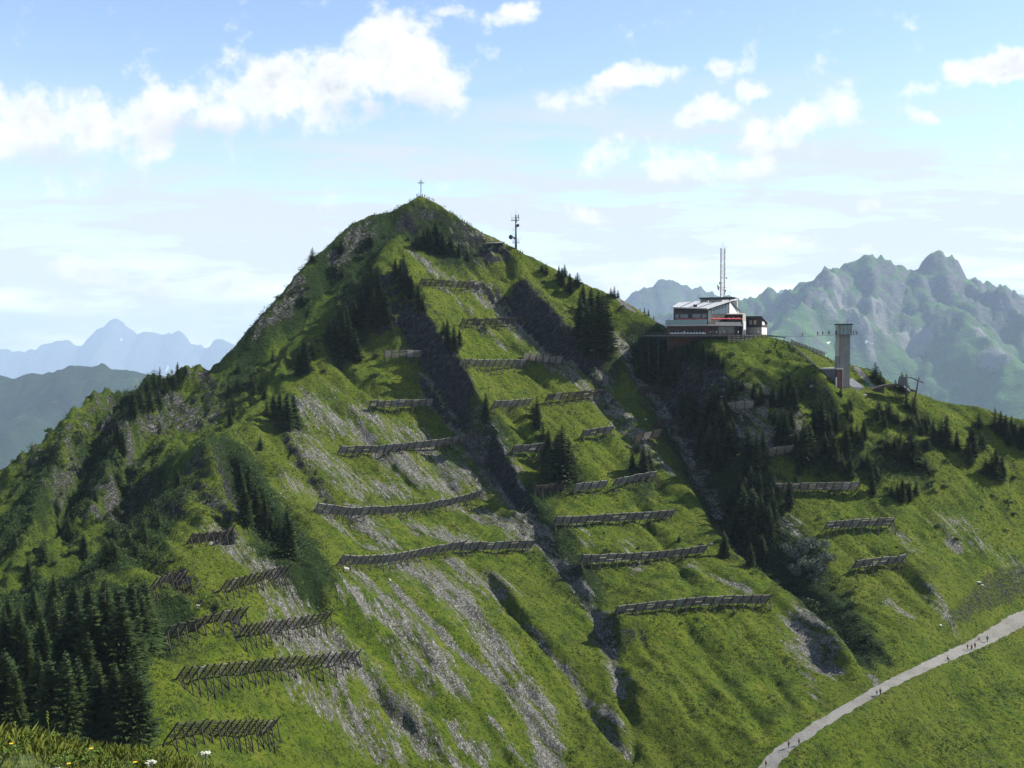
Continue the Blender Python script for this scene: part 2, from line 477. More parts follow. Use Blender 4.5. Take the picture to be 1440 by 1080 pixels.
def blur(A, s):
    k = np.exp(-0.5 * (np.arange(-int(3 * s), int(3 * s) + 1) / s) ** 2); k /= k.sum()
    r = len(k) // 2
    B = np.pad(A, ((0, 0), (r, r)), 'edge'); B = sum(k[i] * B[:, i:i + A.shape[1]] for i in range(len(k)))
    B = np.pad(B, ((r, r), (0, 0)), 'edge'); return sum(k[i] * B[i:i + A.shape[0]] for i in range(len(k)))
H = 0.85 * blur(H, 1.7) + 0.15 * blur(H, 6)
HB = H.copy()

def hxy(x, y, A=None):
    A = H if A is None else A
    x = np.asarray(x, float); y = np.asarray(y, float)
    i = np.clip(np.searchsorted(gx, x) - 1, 0, NX - 2); j = np.clip(np.searchsorted(gy, y) - 1, 0, NY - 2)
    u = (x - gx[i]) / (gx[i + 1] - gx[i]); v = (y - gy[j]) / (gy[j + 1] - gy[j])
    return (A[j, i] * (1 - u) + A[j, i + 1] * u) * (1 - v) + (A[j + 1, i] * (1 - u) + A[j + 1, i + 1] * u) * v
def hit(px, py, A=None, near=150.0, far=600.0):
    """first point of the terrain seen at photo pixel px,py; None over the sky"""
    d = np.arange(near, far, 0.4)
    x, y, z = P(px, py, 1.0)
    g = hxy(x * d, y * d, A) - z * d
    k = np.argmax(g > 0)
    if g[k] <= 0: return None
    t = d[k] if k == 0 else d[k - 1] + 0.4 * (-g[k - 1]) / (g[k] - g[k - 1])
    return Vector((x * t, t, float(hxy(x * t, t, A))))
def hit_or(px, py, dmin=0):
    """like hit, sliding down the picture until ground is met"""
    for k in range(0, 60, 1):
        q = hit(px, py + k)
        if q is not None: return q
    return Vector(P(px, py, 450))
def wline(pts, A=None):
    out = []
    for px, py in pts:
        q = hit(px, py, A)
        if q is not None: out.append((q.x, q.y))
    return out
def distline(L, r):
    """distance to a world polyline within r, with the signed side; returns (slices, dist, side, along)"""
    xs = [p[0] for p in L]; ys = [p[1] for p in L]
    i0 = max(np.searchsorted(gx, min(xs) - r) - 1, 0); i1 = np.searchsorted(gx, max(xs) + r) + 1
    j0 = max(np.searchsorted(gy, min(ys) - r) - 1, 0); j1 = np.searchsorted(gy, max(ys) + r) + 1
    sx = GX[j0:j1, i0:i1]; sy = GY[j0:j1, i0:i1]
    D = np.full(sx.shape, 1e9); T = np.zeros(sx.shape); n = len(L) - 1
    for k in range(n):
        ax, ay = L[k]; bx, by = L[k + 1]
        dx, dy = bx - ax, by - ay; q = dx * dx + dy * dy + 1e-9
        t = np.clip(((sx - ax) * dx + (sy - ay) * dy) / q, 0, 1)
        d = np.hypot(sx - ax - t * dx, sy - ay - t * dy)
        m = d < D; D[m] = d[m]; T[m] = ((k + t) / n)[m]
    return (slice(j0, j1), slice(i0, i1)), D, T

# secondary furrows (depth, half width, line)
CARVE = [
 (1.0,1.2,[(560,880),(620,950),(690,1030),(720,1075)]),(1.0,1.1,[(680,800),(740,880),(800,960)]),(.9,1.1,[(590,800),(650,870),(700,940),(740,1010)]),(1.1,1.3,[(450,880),(520,960),(570,1020)]),(.9,1.2,[(900,880),(940,950),(985,1030)]),(.9,1.2,[(1040,880),(1080,940),(1120,1000)]),(1.0,1.3,[(480,640),(540,700),(590,760)]),(1.0,1.3,[(690,470),(740,520),(800,570)]),(1.2,1.5,[(640,420),(680,470),(740,500)]),
 (1.3, 1.4, [(735,722),(775,782),(805,820),(835,862),(862,935),(886,1005),(898,1078)]),
 (2.6,2.0,[(650,600),(690,656),(735,724)]),
 (2.1, 2.1, [(650,775),(722,860),(800,945),(830,995),(866,1042),(897,1072)]),
 (1.2, 2.0, [(540,815),(580,855),(633,906),(685,945),(732,981),(765,1045),(790,1078)]),
 (1.0, 1.8, [(625,834),(672,880),(703,924),(734,960),(760,1000)]),
 (1.0, 2.0, [(498,834),(560,888),(620,945),(650,978)]),
 (1.2, 2.0, [(496,930),(530,966),(581,1023),(635,1078)]),
 (1.6, 2.2, [(955,870),(985,905),(1010,945),(1045,985),(1085,1032)]),
 (2.0, 3.0, [(600,640),(640,690),(690,740)]),
 (1.6, 2.5, [(760,600),(790,640),(830,690)]),
 (2.5, 3.0, [(845,560),(870,600),(905,650),(940,700)]),
 (1.8, 2.5, [(700,345),(715,375),(722,400)]),
 (2.0, 3.0, [(400,600),(440,660),(480,720),(520,770)]),
 (1.8, 2.5, [(455,560),(500,600),(540,650),(600,700)]),
 (1.6, 2.0, [(1210,760),(1260,800),(1310,850)]),
 (2.2, 3.0, [(1130,560),(1160,600),(1200,650),(1240,690)]),
 (2.4, 3.0, [(470,380),(440,420),(395,470)]),
 (2.4, 3.0, [(520,340),(480,370),(450,400)]),
 (2.6, 3.2, [(330,610),(372,660),(400,700),(425,760)]),
 (2.4, 3.0, [(180,770),(230,810),(290,850)]),
 (1.8, 3.0, [(400,820),(470,860),(540,920),(610,990)]),
 (1.2, 2.0, [(250,955),(330,1000),(400,1060)]),
 (2.2, 2.0, [(470,500),(500,540),(530,560)]),(2.0, 1.8, [(300,870),(262,845),(235,812)]),(1.8,1.8,[(640,345),(670,385),(690,400)]),(1.8,2,[(560,450),(575,480),(590,500)]),(1.5,1.6,[(250,665),(280,700),(310,745)]),(1.4,1.5,[(270,650),(300,700),(325,740)]),
 (2.0,2.2,[(700,560),(740,620),(770,680)]),(1.6,2,[(890,700),(930,760),(980,830)]),(1.4,2,[(1100,860),(1140,910),(1180,950)]),(1.6,2.2,[(520,960),(580,1030),(610,1078)]),(1.4,2,[(360,860),(430,940),(500,1020),(540,1075)]),
]
for dep, hw, pts in CARVE:
    L = wline(pts, HB)
    if len(L) < 2: continue
    sl, D, T = distline(L, hw * 4)
    D = D + 0.9 * fbm(GX[sl] / 7, GY[sl] / 7, 2, seed=3)
    H[sl] -= dep * np.exp(-(np.maximum(D, 0) / hw * 1.15) ** 1.35) * sstep(T, 0, .12) * sstep(1 - T, 0, .08)
    H[sl] += 0.35 * dep * np.exp(-((D - hw * 2.2) / hw) ** 2)

# relief: u across the fall line, v down it
FA = R(-53)
def flowc(x, y):
    return x * math.cos(FA + PI / 2) + y * math.sin(FA + PI / 2), x * math.cos(FA) + y * math.sin(FA)
U, V = flowc(GX, GY)
PX, PY_ = topx(GX, GY, H)
west = sstep(-(GX + 0.0) , -1e9, 1e9) * 0
# west of the main rib the fall lines run to the left
ribw = np.array([P(*q)[:2] for q in LN['rib']])
rx = np.interp(GY, ribw[::-1, 1], ribw[::-1, 0])
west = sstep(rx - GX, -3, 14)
U2, V2 = GX * math.cos(R(20)) + GY * math.sin(R(20)), -GX * math.sin(R(20)) + GY * math.cos(R(20))
inner = sstep(GY, 150, 175) 
east = 1 - west
crestdist = 1.0
stre = fbm(U / 13, V / 70, 3, seed=20) * 1.5 + fbm(U / 5, V / 34, 3, seed=30) * 1.15
swest = fbm(U2 / 16, V2 / 30, 4, seed=40, ridged=True) * 6.5 + west * fbm(U2 / 6, V2 / 12, 3, seed=45, ridged=True) * 2.0
cw = [P(*q)[:2] for q in LN['crest_l'][1:]]
sl_, D_, T_ = distline(cw, 26); damp = np.ones(H.shape); damp[sl_] = sstep(D_, 3, 24)
cw = [P(*q)[:2] for q in LN['crest_r'][:12]]
sl_, D_, T_ = distline(cw, 20); damp[sl_] = np.minimum(damp[sl_], .3 + .7 * sstep(D_, 3, 18))
H += inner * damp * (east * stre + west * (swest - 1.2))
H += fbm(GX / 22, GY / 22, 3, seed=50) * (0.55 + .5 * west) * inner
H += fbm(U / 2.6, V / 40, 2, seed=35) * 0.55 * inner * east
hum = fbm(GX / 5.5, GY / 5.5, 3, seed=60)
H += hum * (0.42 + 0.7 * west) * inner
H += fbm(GX / 1.9, GY / 1.9, 2, seed=70) * (0.22 + .22 * west) * inner

# masks painted along the ground: (half width m, strength, line)
SCREE = [
 (1.1,.9,[(690,1010),(720,1050),(745,1078)]),(1.0,.9,[(740,880),(790,945)]),(1.2,.85,[(640,865),(690,930),(735,1000)]),(1.1,.8,[(520,960),(570,1020)]),
 (2.2,.9,[(579,355),(612,385)]),(2.5,.8,[(600,370),(640,398)]),(1.6,.7,[(620,402),(667,440)]),(2.0,.7,[(670,457),(712,492)]),
 (5.0,.85,[(668,410),(700,435),(735,468)]),(6.0,.9,[(715,452),(760,480),(800,510)]),(6.5,.8,[(745,475),(800,520),(845,558)]),(4.5,.75,[(840,560),(880,600),(905,625)]),
 (2.2,.75,[(905,625),(945,665)]),(3.0,.75,[(845,575),(890,610)]),
 (4.0,1.,[(862,472),(880,500)]),(2.2,1.,[(880,505),(905,545)]),(3.4,1.,[(905,548),(930,575),(950,605)]),(2.6,1.,[(945,600),(965,640),(985,678)]),(1.6,.9,[(985,678),(1000,705),(1012,725)]),
 (8,.75,[(430,560),(470,590),(520,612)]),(5,.8,[(500,575),(545,600),(588,615)]),(6,.85,[(545,637),(590,662),(628,690)]),(5,.85,[(595,632),(640,660),(676,686)]),
 (5,.85,[(607,540),(635,570),(650,602)]),(5,.85,[(650,625),(690,660),(717,700)]),(6,.75,[(420,570),(475,600),(560,620)]),(7,.7,[(410,600),(450,650),(500,690)]),
 (7,.7,[(440,640),(500,670),(560,690)]),(3,.85,[(457,722),(490,750),(520,770)]),(4,.85,[(490,717),(520,740),(552,768)]),(5,.6,[(540,715),(590,740)]),
 (5,.8,[(632,706),(690,730),(745,760)]),(6,.9,[(600,745),(650,760)]),(4,.6,[(700,735),(745,758)]),(7,.65,[(400,680),(440,700)]),
 (4,.8,[(500,805),(540,840),(575,872),(625,932)]),(1.4,1.,[(542,815),(581,856),(633,906),(685,945),(732,981)]),(3.5,.95,[(728,978),(755,1020),(775,1078)]),(2.5,.8,[(745,960),(772,1000),(785,1078)]),
 (8,.95,[(570,795),(610,815),(655,855)]),(4.5,.9,[(650,850),(680,885),(710,927)]),(2.5,.85,[(700,920),(735,955),(765,1000)]),(5,.8,[(640,790),(700,840)]),
 (4.5,.85,[(498,834),(545,870),(590,910),(640,972)]),(4,.8,[(560,900),(600,950)]),(5,.55,[(640,800),(680,830)]),
 (5.5,.9,[(390,845),(420,860)]),(7,.9,[(405,895),(450,900),(480,930)]),(4.5,.9,[(490,930),(530,980),(590,1040)]),(7,.75,[(430,955),(480,1000),(530,1040)]),(3.5,.85,[(581,1020),(620,1060),(645,1080)]),
 (3.5,.75,[(640,1030),(680,1070)]),(5,.8,[(312,765),(345,785),(375,800)]),(4,.7,[(385,815),(420,850)]),(4,.5,[(270,690),(300,720)]),
 (2.2,1.,[(645,600),(690,658),(735,724),(772,782),(800,815),(835,866),(858,925),(872,975)]),(4,.8,[(655,615),(700,665)]),(3,.9,[(725,715),(760,760)]),
 (1.5,.8,[(800,945),(830,992)]),(2.5,.8,[(845,1005),(880,1060)]),
 (6,1.,[(1130,888),(1140,915),(1155,938)]),(2,.6,[(1140,945),(1142,975)]),
 (5,.8,[(1040,560),(1075,570),(1108,600)]),(4,.95,[(1062,600),(1082,628)]),(3,.9,[(985,535),(1015,548)]),(4,.8,[(1110,590),(1117,612)]),(3,.8,[(1040,600),(1055,612)]),
 (4,.7,[(1092,738),(1112,742)]),(4,.65,[(1320,728),(1365,745)]),(4,.5,[(1375,760),(1410,785),(1440,800)]),(2,.9,[(1335,765),(1350,768)]),
 (3,.7,[(1310,830),(1325,850)]),(2,.6,[(1330,860),(1345,875)]),(3,.75,[(1255,850),(1275,862)]),(3,.6,[(1265,755),(1285,770)]),(2.5,.6,[(970,795),(1050,830)]),
 (1.5,.9,[(1226,948),(1238,966)]),(6,.5,[(640,330),(690,350)]),(3,.75,[(672,335),(690,343)]),(3,.8,[(880,425),(905,440)]),
 (2.5,.6,[(880,760),(900,800)]),(2.5,.5,[(815,740),(840,790)]),
]
ROCK = [
 (5,.8,[(190,690),(215,720),(240,760)]),(4,.9,[(150,600),(180,640),(200,660)]),(5,.9,[(60,640),(85,620)]),(5,.8,[(170,740),(200,760)]),(4,.8,[(210,780),(240,800),(262,830)]),(3,.8,[(420,400),(390,440),(360,470)]),(3,.7,[(520,320),(490,350),(470,370)]),
 (4,.9,[(392,602),(425,650),(470,715)]),(4,.8,[(335,612),(365,645),(400,668)]),(6,.8,[(275,650),(262,690),(250,720)]),(4,.9,[(262,670),(290,700),(305,725)]),(4,.8,[(300,650),(318,690),(330,720)]),
 (10,1.,[(240,570),(262,590),(280,602)]),(9,.9,[(215,610),(250,605)]),(6,.9,[(285,535),(300,560),(300,590)]),(8,.8,[(135,690),(170,715),(190,740)]),(5,.9,[(130,730),(180,745)]),
 (6,.8,[(280,660),(262,700),(245,740)]),(6,.7,[(300,640),(335,680),(345,715)]),(5,.8,[(95,610),(70,640),(40,660)]),(5,.6,[(150,560),(120,600)]),(5,.7,[(200,770),(165,785)]),
 (7,.8,[(250,815),(290,850),(310,870)]),(5,.9,[(960,515),(985,530),(1005,545)]),(8,.7,[(950,520),(945,550)]),(7,.8,[(558,380),(545,410),(560,440)]),
 (9,.85,[(575,440),(610,500),(640,560)]),(9,.85,[(735,400),(770,450),(815,490)]),(5,.6,[(580,300),(600,310)]),(5,.7,[(575,310),(560,350)]),(3,.6,[(490,325),(480,345)]),
 (3,.5,[(690,660),(730,710),(745,740)]),(5,.6,[(340,605),(370,640),(430,690)]),(5,.6,[(400,610),(450,680),(480,720)]),(5,.7,[(410,560),(440,600)]),
 (5,.6,[(640,320),(700,360)]),(5,.6,[(640,370),(690,410)]),(6,.5,[(860,560),(900,600)]),(4,.6,[(905,520),(880,490)]),(7,.5,[(520,390),(480,440),(440,500)]),
 (5,.6,[(190,830),(240,790)]),(6,.6,[(60,690),(110,660),(140,640)]),(5,.5,[(100,750),(60,790)]),
]
WOOD = [ (4,.4,[(555,400),(590,470),(640,550),(680,620)]),(4,.4,[(735,400),(770,450),(820,495)]), (10,.9,[(325,640),(345,700),(380,760),(420,800)]),(8,.9,[(240,700),(215,745),(180,780)]),(8,.8,[(182,560),(165,600),(140,660),(110,720)]),(8,.8,[(60,660),(30,720),(10,760)]),(6,.7,[(370,450),(350,500),(325,560)]),(5,.7,[(470,360),(430,420),(400,460)]),(5,.7,[(545,305),(500,350)]),(9,.8,[(0,860),(60,880),(130,860)]),   # dark undergrowth: alder scrub and dwarf pine
 (11,1.,[(1000,610),(1035,680),(1065,760),(1100,800)]),(10,1.,[(905,490),(930,530),(955,570),(985,620)]),(9,.9,[(1130,840),(1170,880),(1200,920)]),(12,.9,[(600,330),(640,350)]),
 (10,.9,[(210,550),(170,590),(140,640)]),(7,.7,[(490,400),(500,470),(480,500)]),(10,.8,[(345,690),(370,750),(410,790)]),(14,1.,[(60,960),(120,900),(180,880)]),(14,.8,[(20,850),(90,820),(150,790)]),
 (8,.8,[(780,640),(790,670)]),(6,.6,[(1100,620),(1150,650),(1200,650)]),(8,.6,[(1240,640),(1290,660)]),(6,.6,[(430,400),(380,460),(340,520),(320,570)]),(9,.8,[(840,460),(850,500)]),
 (10,.8,[(200,700),(180,760),(130,800)]),(8,.7,[(690,620),(700,660)]),(7,.7,[(740,700),(790,780),(830,830)]),(6,.6,[(900,660),(905,690)]),(10,.7,[(560,310),(520,340),(480,380)]),
]
def paint(lst, wob=0.35):
    M = np.zeros(H.shape)
    for hw, st, pts in lst:
        L = wline(pts, H)
        if len(L) < 2: continue
        sl, D, T = distline(L, hw * 2)
        D = D * (1 + wob * fbm(U[sl] / 4, V[sl] / 14, 3, seed=80)) + hw * .35 * fbm(U[sl] / 1.5, V[sl] / 12, 2, seed=85)
        M[sl] = np.maximum(M[sl], st * (1 - sstep(D, hw * 0.1, hw * 1.9)))
    return M
M_scree = paint(SCREE)
M_rock = paint(ROCK)
M_wood = paint(WOOD)
# rock ledges stand out of the ground, bedding dips to the right
bed = fbm(U / 7 + 40, V / 3.6, 4, seed=90, ridged=True)
chunk = fbm(GX / 4, GY / 4, 3, seed=95, ridged=True)
H += M_rock * (bed * (1.5 + 1.3 * west) + chunk * (0.9 + .6 * west)) * inner
H += M_scree * fbm(U / 2.2, V / 9, 3, seed=100) * 0.30 * inner
# rutted scrub
H += M_wood * fbm(GX / 3, GY / 3, 3, seed=105) * 0.8 * inner
# the path is level across
pathw = [P(*q) for q in LN['path']]
M_path = np.zeros(H.shape)
Lp = [(p[0], p[1]) for p in pathw]
sl, D, T = distline(Lp, 16)
ids = np.linspace(0, 1, len(pathw))
zp = np.interp(T, ids, [p[2] for p in pathw])
wd = np.interp(T, ids, [2.5, 2.2, 2.0, 1.9, 1.9, 2.2, 3.0, 4.0, 4.2])
D2 = D + 0.9 * fbm(GX[sl] / 3, GY[sl] / 3, 4, seed=110)
k = 1 - sstep(D, wd * 0.95, wd + 8)
H[sl] = H[sl] * (1 - k) + zp * k
M_path[sl] = 1 - sstep(D2, wd - .8, wd + .6)
# small track behind the tower and the footpath up the east ridge
for hw, pts in [(0.9, [(1204, 517), (1212, 526), (1222, 538), (1231, 547)]), (0.5, [(868, 420), (880, 430), (893, 439)])]:
    L = wline(pts, H)
    if len(L) > 1:
        sl, D, T = distline(L, 6); M_path[sl] = np.maximum(M_path[sl], 1 - sstep(D, hw * .7, hw * 1.3))
ar_flat = [(930, 1080)]

dHx = np.gradient(H, gx, axis=1); dHy = np.gradient(H, gy, axis=0)
slope = np.hypot(dHx, dHy)

def ground_material():
    m = bpy.data.materials.new('alpine_ground'); m.use_nodes = True
    t = NT(m.node_tree); bs = m.node_tree.nodes['Principled BSDF']
    g = t.node('ShaderNodeNewGeometry').outputs['Position']
    scr, rck, wod, pth = t.attr('scree'), t.attr('rock'), t.attr('wood'), t.attr('path')
    # stretched down the fall line
    fl = t.mapping(t.mapping(g, rot=(0, 0, -FA)), scale=(0.10, 1.0, 0.3))
    sA = t.noise(fl, 0.62, 6, 0.66)
    sB = t.noise(fl, 2.6, 4, 0.65)
    nL = t.noise(g, 0.022, 4, 0.55)
    nM = t.noise(g, 0.14, 5, 0.6)
    nF = t.noise(g, 0.9, 5, 0.68)
    nG = t.noise(g, 3.2, 3, 0.7)
    grass = t.ramp(nM, [(0.30, (0.028, 0.049, 0.005)), (0.45, (0.070, 0.114, 0.006)), (0.58, (0.112, 0.152, 0.009)), (0.72, (0.156, 0.168, 0.018))])
    grass = t.mix(t.rng(nL, 0.42, 0.62), grass, t.mix(0.5, grass, (0.105, 0.128, 0.011)))
    grass = t.mix(t.rng(sA, 0.50, 0.72, 0, .55), grass, (0.150, 0.140, 0.034))
    grass = t.mix(t.rng(nF, 0.50, 0.36, 0, .80), grass, (0.012, 0.028, 0.005))
    grass = t.mix(t.rng(nG, 0.50, 0.34, 0, .62), grass, (0.018, 0.040, 0.006))
    tuft = t.node('ShaderNodeTexVoronoi'); t.put(tuft.inputs['Vector'], t.mapping(g, scale=(1, 1, 1.6))); tuft.inputs['Scale'].default_value = 0.55
    tspot = t.math('MULTIPLY', t.rng(tuft.outputs['Distance'], 0.42, 0.18), t.rng(nM, 0.50, 0.62))
    grass = t.mix(t.math('MULTIPLY', tspot, 0.7), grass, (0.013, 0.031, 0.007))
    grass = t.mix(t.rng(t.noise(g, 1.7, 4, .7), 0.52, 0.68, 0, .6), grass, (0.150, 0.165, 0.022))
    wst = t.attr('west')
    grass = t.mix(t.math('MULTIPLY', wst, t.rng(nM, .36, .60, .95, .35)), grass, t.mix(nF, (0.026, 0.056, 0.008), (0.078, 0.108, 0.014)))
    # dark alder and dwarf pine cover
    wf = t.rng(t.math('ADD', wod, t.math('MULTIPLY', t.math('SUBTRACT', nF, 0.5), 1.6)), 0.35, 0.62)
    wcol = t.mix(nG, (0.008, 0.019, 0.004), (0.026, 0.048, 0.010))
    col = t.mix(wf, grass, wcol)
    # bare rock and scree
    vo = t.node('ShaderNodeTexVoronoi'); t.put(vo.inputs['Vector'], g); vo.inputs['Scale'].default_value = 2.2
    vo2 = t.node('ShaderNodeTexVoronoi'); t.put(vo2.inputs['Vector'], g); vo2.inputs['Scale'].default_value = 0.6
    stone = t.ramp(vo.outputs['Color'], [(0.12, (0.08, 0.077, 0.065)), (0.45, (0.18, 0.174, 0.15)), (0.75, (0.30, 0.29, 0.255)), (0.95, (0.50, 0.49, 0.44))])
    stone = t.mix(t.rng(nF, .35, .7, 0.0, .6), stone, (0.13, 0.125, 0.105))
    sf = t.math('ADD', t.math('MULTIPLY', scr, 0.95), t.math('ADD', t.math('MULTIPLY', t.math('SUBTRACT', sA, 0.5), 3.0),
                t.math('ADD', t.math('MULTIPLY', t.math('SUBTRACT', sB, 0.5), 1.6), t.math('MULTIPLY', t.math('SUBTRACT', nF, 0.5), 0.9))))
    sfm = t.rng(sf, 0.48, 0.86)
    col = t.mix(t.math('MULTIPLY', sfm, t.rng(scr, 0.02, 0.2)), col, stone)
    # single pale stones in the grass
    sep_ = t.node('ShaderNodeSeparateXYZ'); t.link(vo.outputs['Color'], sep_.inputs[0])
    lone = t.math('MULTIPLY', t.math('GREATER_THAN', sep_.outputs[0], 0.988), t.rng(vo.outputs['Distance'], 0.36, 0.26))
    lone = t.math('MULTIPLY', lone, t.rng(t.math('ADD', nL, t.math('MULTIPLY', scr, .3)), 0.44, 0.56))
    col = t.mix(lone, col, (0.22, 0.21, 0.19))
    st = t.attr('steep')
    rf = t.rng(t.math('ADD', t.math('MULTIPLY', rck, 0.8), t.math('ADD', t.math('MULTIPLY', st, 0.75), t.math('MULTIPLY', t.math('SUBTRACT', nF, 0.5), 1.7))), 0.66, 0.92)
    bedn = t.noise(t.mapping(t.mapping(g, rot=(R(24), R(34), -FA)), scale=(0.5, 0.8, 2.0)), 0.8, 5, 0.65)
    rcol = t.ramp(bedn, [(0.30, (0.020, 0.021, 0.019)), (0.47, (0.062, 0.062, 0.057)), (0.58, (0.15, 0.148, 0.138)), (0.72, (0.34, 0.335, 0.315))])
    rcol = t.mix(wst, t.mix(1.0, rcol, (0.42, 0.44, 0.47), op='MULTIPLY'), rcol)  # shade put into the colour: east rock darkened so gully walls look shadowed
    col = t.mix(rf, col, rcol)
    pf = t.rng(t.math('ADD', pth, t.math('MULTIPLY', t.math('SUBTRACT', nF, 0.5), 0.5)), 0.4, 0.6)
    pcol = t.mix(nG, (0.17, 0.16, 0.14), (0.26, 0.25, 0.225))
    pcol = t.mix(t.rng(nM, .45, .6, 0, .5), pcol, (0.14, 0.13, 0.11))
    col = t.mix(pf, col, pcol)
    t.link(col, bs.inputs['Base Color'])
    bs.inputs['Roughness'].default_value = 0.95
    bs.inputs['Specular IOR Level'].default_value = 0.12
    hgt_ = t.math('ADD', t.math('MULTIPLY', nF, 1.0), t.math('ADD', t.math('MULTIPLY', nG, 0.42), t.math('MULTIPLY', t.math('ADD', rf, t.math('MULTIPLY', sfm, scr)), t.math('ADD', t.math('MULTIPLY', bedn, .9), t.math('MULTIPLY', vo.outputs['Distance'], -.5)))))
    b = t.node('ShaderNodeBump'); b.inputs['Strength'].default_value = 1.0
    t.put(b.inputs['Distance'], t.math('MULTIPLY', t.math('SUBTRACT', 1.0, t.math('MULTIPLY', pf, .8)), 1.7))
    t.link(hgt_, b.inputs['Height']); t.link(b.outputs[0], bs.inputs['Normal'])
    return m
GROUND_MAT = ground_material()

def grid_mesh(name, GXa, GYa, Ha, attrs, mat):
    ny, nx = Ha.shape
    me = bpy.data.meshes.new(name)
    me.vertices.add(nx * ny)
    me.vertices.foreach_set('co', np.stack([GXa, GYa, Ha], -1).astype(np.float32).ravel())
    idx = np.arange(nx * ny).reshape(ny, nx)
    q = np.stack([idx[:-1, :-1], idx[:-1, 1:], idx[1:, 1:], idx[1:, :-1]], -1).reshape(-1, 4).astype(np.int32)
    n = len(q)
    me.loops.add(n * 4); me.loops.foreach_set('vertex_index', q.ravel())
    me.polygons.add(n); me.polygons.foreach_set('loop_start', np.arange(0, n * 4, 4, dtype=np.int32))
    me.update(calc_edges=True)
    me.polygons.foreach_set('use_smooth', np.ones(n, bool))
    for k, a in attrs.items():
        at = me.attributes.new(k, 'FLOAT', 'POINT'); at.data.foreach_set('value', a.astype(np.float32).ravel())
    me.materials.append(mat)
    me.validate()
    o = bpy.data.objects.new(name, me); C.objects.link(o)
    return o
steepA = sstep(slope, 1.1 + .35 * west, 1.95 + .35 * west) * inner * (1 - .5 * west)
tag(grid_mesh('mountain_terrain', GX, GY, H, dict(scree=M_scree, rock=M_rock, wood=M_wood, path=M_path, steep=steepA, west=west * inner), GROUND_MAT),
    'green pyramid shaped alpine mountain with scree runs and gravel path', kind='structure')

# ------------------------------------------------------------------ far mountains, valley floor
def far_material(name, grass, rock, treecol, slope_lo, slope_hi, scale, snow=0.0, forest=0.0, scree_amt=0.5, rock_h=None):
    m = bpy.data.materials.new(name); m.use_nodes = True
    t = NT(m.node_tree); bs = m.node_tree.nodes['Principled BSDF']
    gn = t.node('ShaderNodeNewGeometry'); g = gn.outputs['Position']
    s = scale * 2.6
    n1 = t.noise(g, 0.004 / s, 5, 0.6); n2 = t.noise(g, 0.02 / s, 5, 0.65); n3 = t.noise(g, 0.09 / s, 4, 0.7)
    st = t.attr('steep')
    gr = t.mix(t.rng(n2, .35, .65), grass, tuple(c * .55 for c in grass))
    gr = t.mix(t.rng(n1, .4, .6, 0, .6), gr, tuple(c * 1.35 for c in grass))
    if forest: gr = t.mix(t.rng(t.math('ADD', n1, t.math('MULTIPLY', n3, .35)), 0.80 - .25 * forest, 0.88 - .25 * forest), gr, treecol)
    rk = t.mix(t.rng(n3, .35, .65), rock, tuple(c * .45 for c in rock))
    rk = t.mix(t.rng(n2, .5, .7, 0, .6), rk, tuple(c * 1.4 for c in rock))
    f = t.rng(t.math('ADD', st, t.math('MULTIPLY', t.math('SUBTRACT', t.math('ADD', n2, n3), 1.0), 1.1)), slope_lo, slope_hi)
    if rock_h is not None:
        sp = t.node('ShaderNodeSeparateXYZ'); t.link(g, sp.inputs[0])
        f = t.math('MULTIPLY', f, t.rng(t.math('ADD', sp.outputs[2], t.math('MULTIPLY', t.math('SUBTRACT', n1, .5), 780)), rock_h[0] * 2.6, rock_h[1] * 2.6))
    col = t.mix(f, gr, rk)
    sc_ = t.attr('scree')
    col = t.mix(t.rng(t.math('ADD', sc_, t.math('MULTIPLY', t.math('SUBTRACT', n3, .5), .8)), .45, .75, 0, .9), col, (0.16, 0.155, 0.14))
    if snow: 
        sn = t.attr('snow')
        col = t.mix(t.rng(sn, .4, .6), col, (0.7, 0.73, 0.77))
    t.link(col, bs.inputs['Base Color']); bs.inputs['Roughness'].default_value = .95; bs.inputs['Specular IOR Level'].default_value = .1
    b = t.node('ShaderNodeBump'); b.inputs['Distance'].default_value = 14.0 * s; b.inputs['Strength'].default_value = .8
    t.link(t.math('ADD', n2, t.math('MULTIPLY', n3, .5)), b.inputs['Height']); t.link(b.outputs[0], bs.inputs['Normal'])
    return m

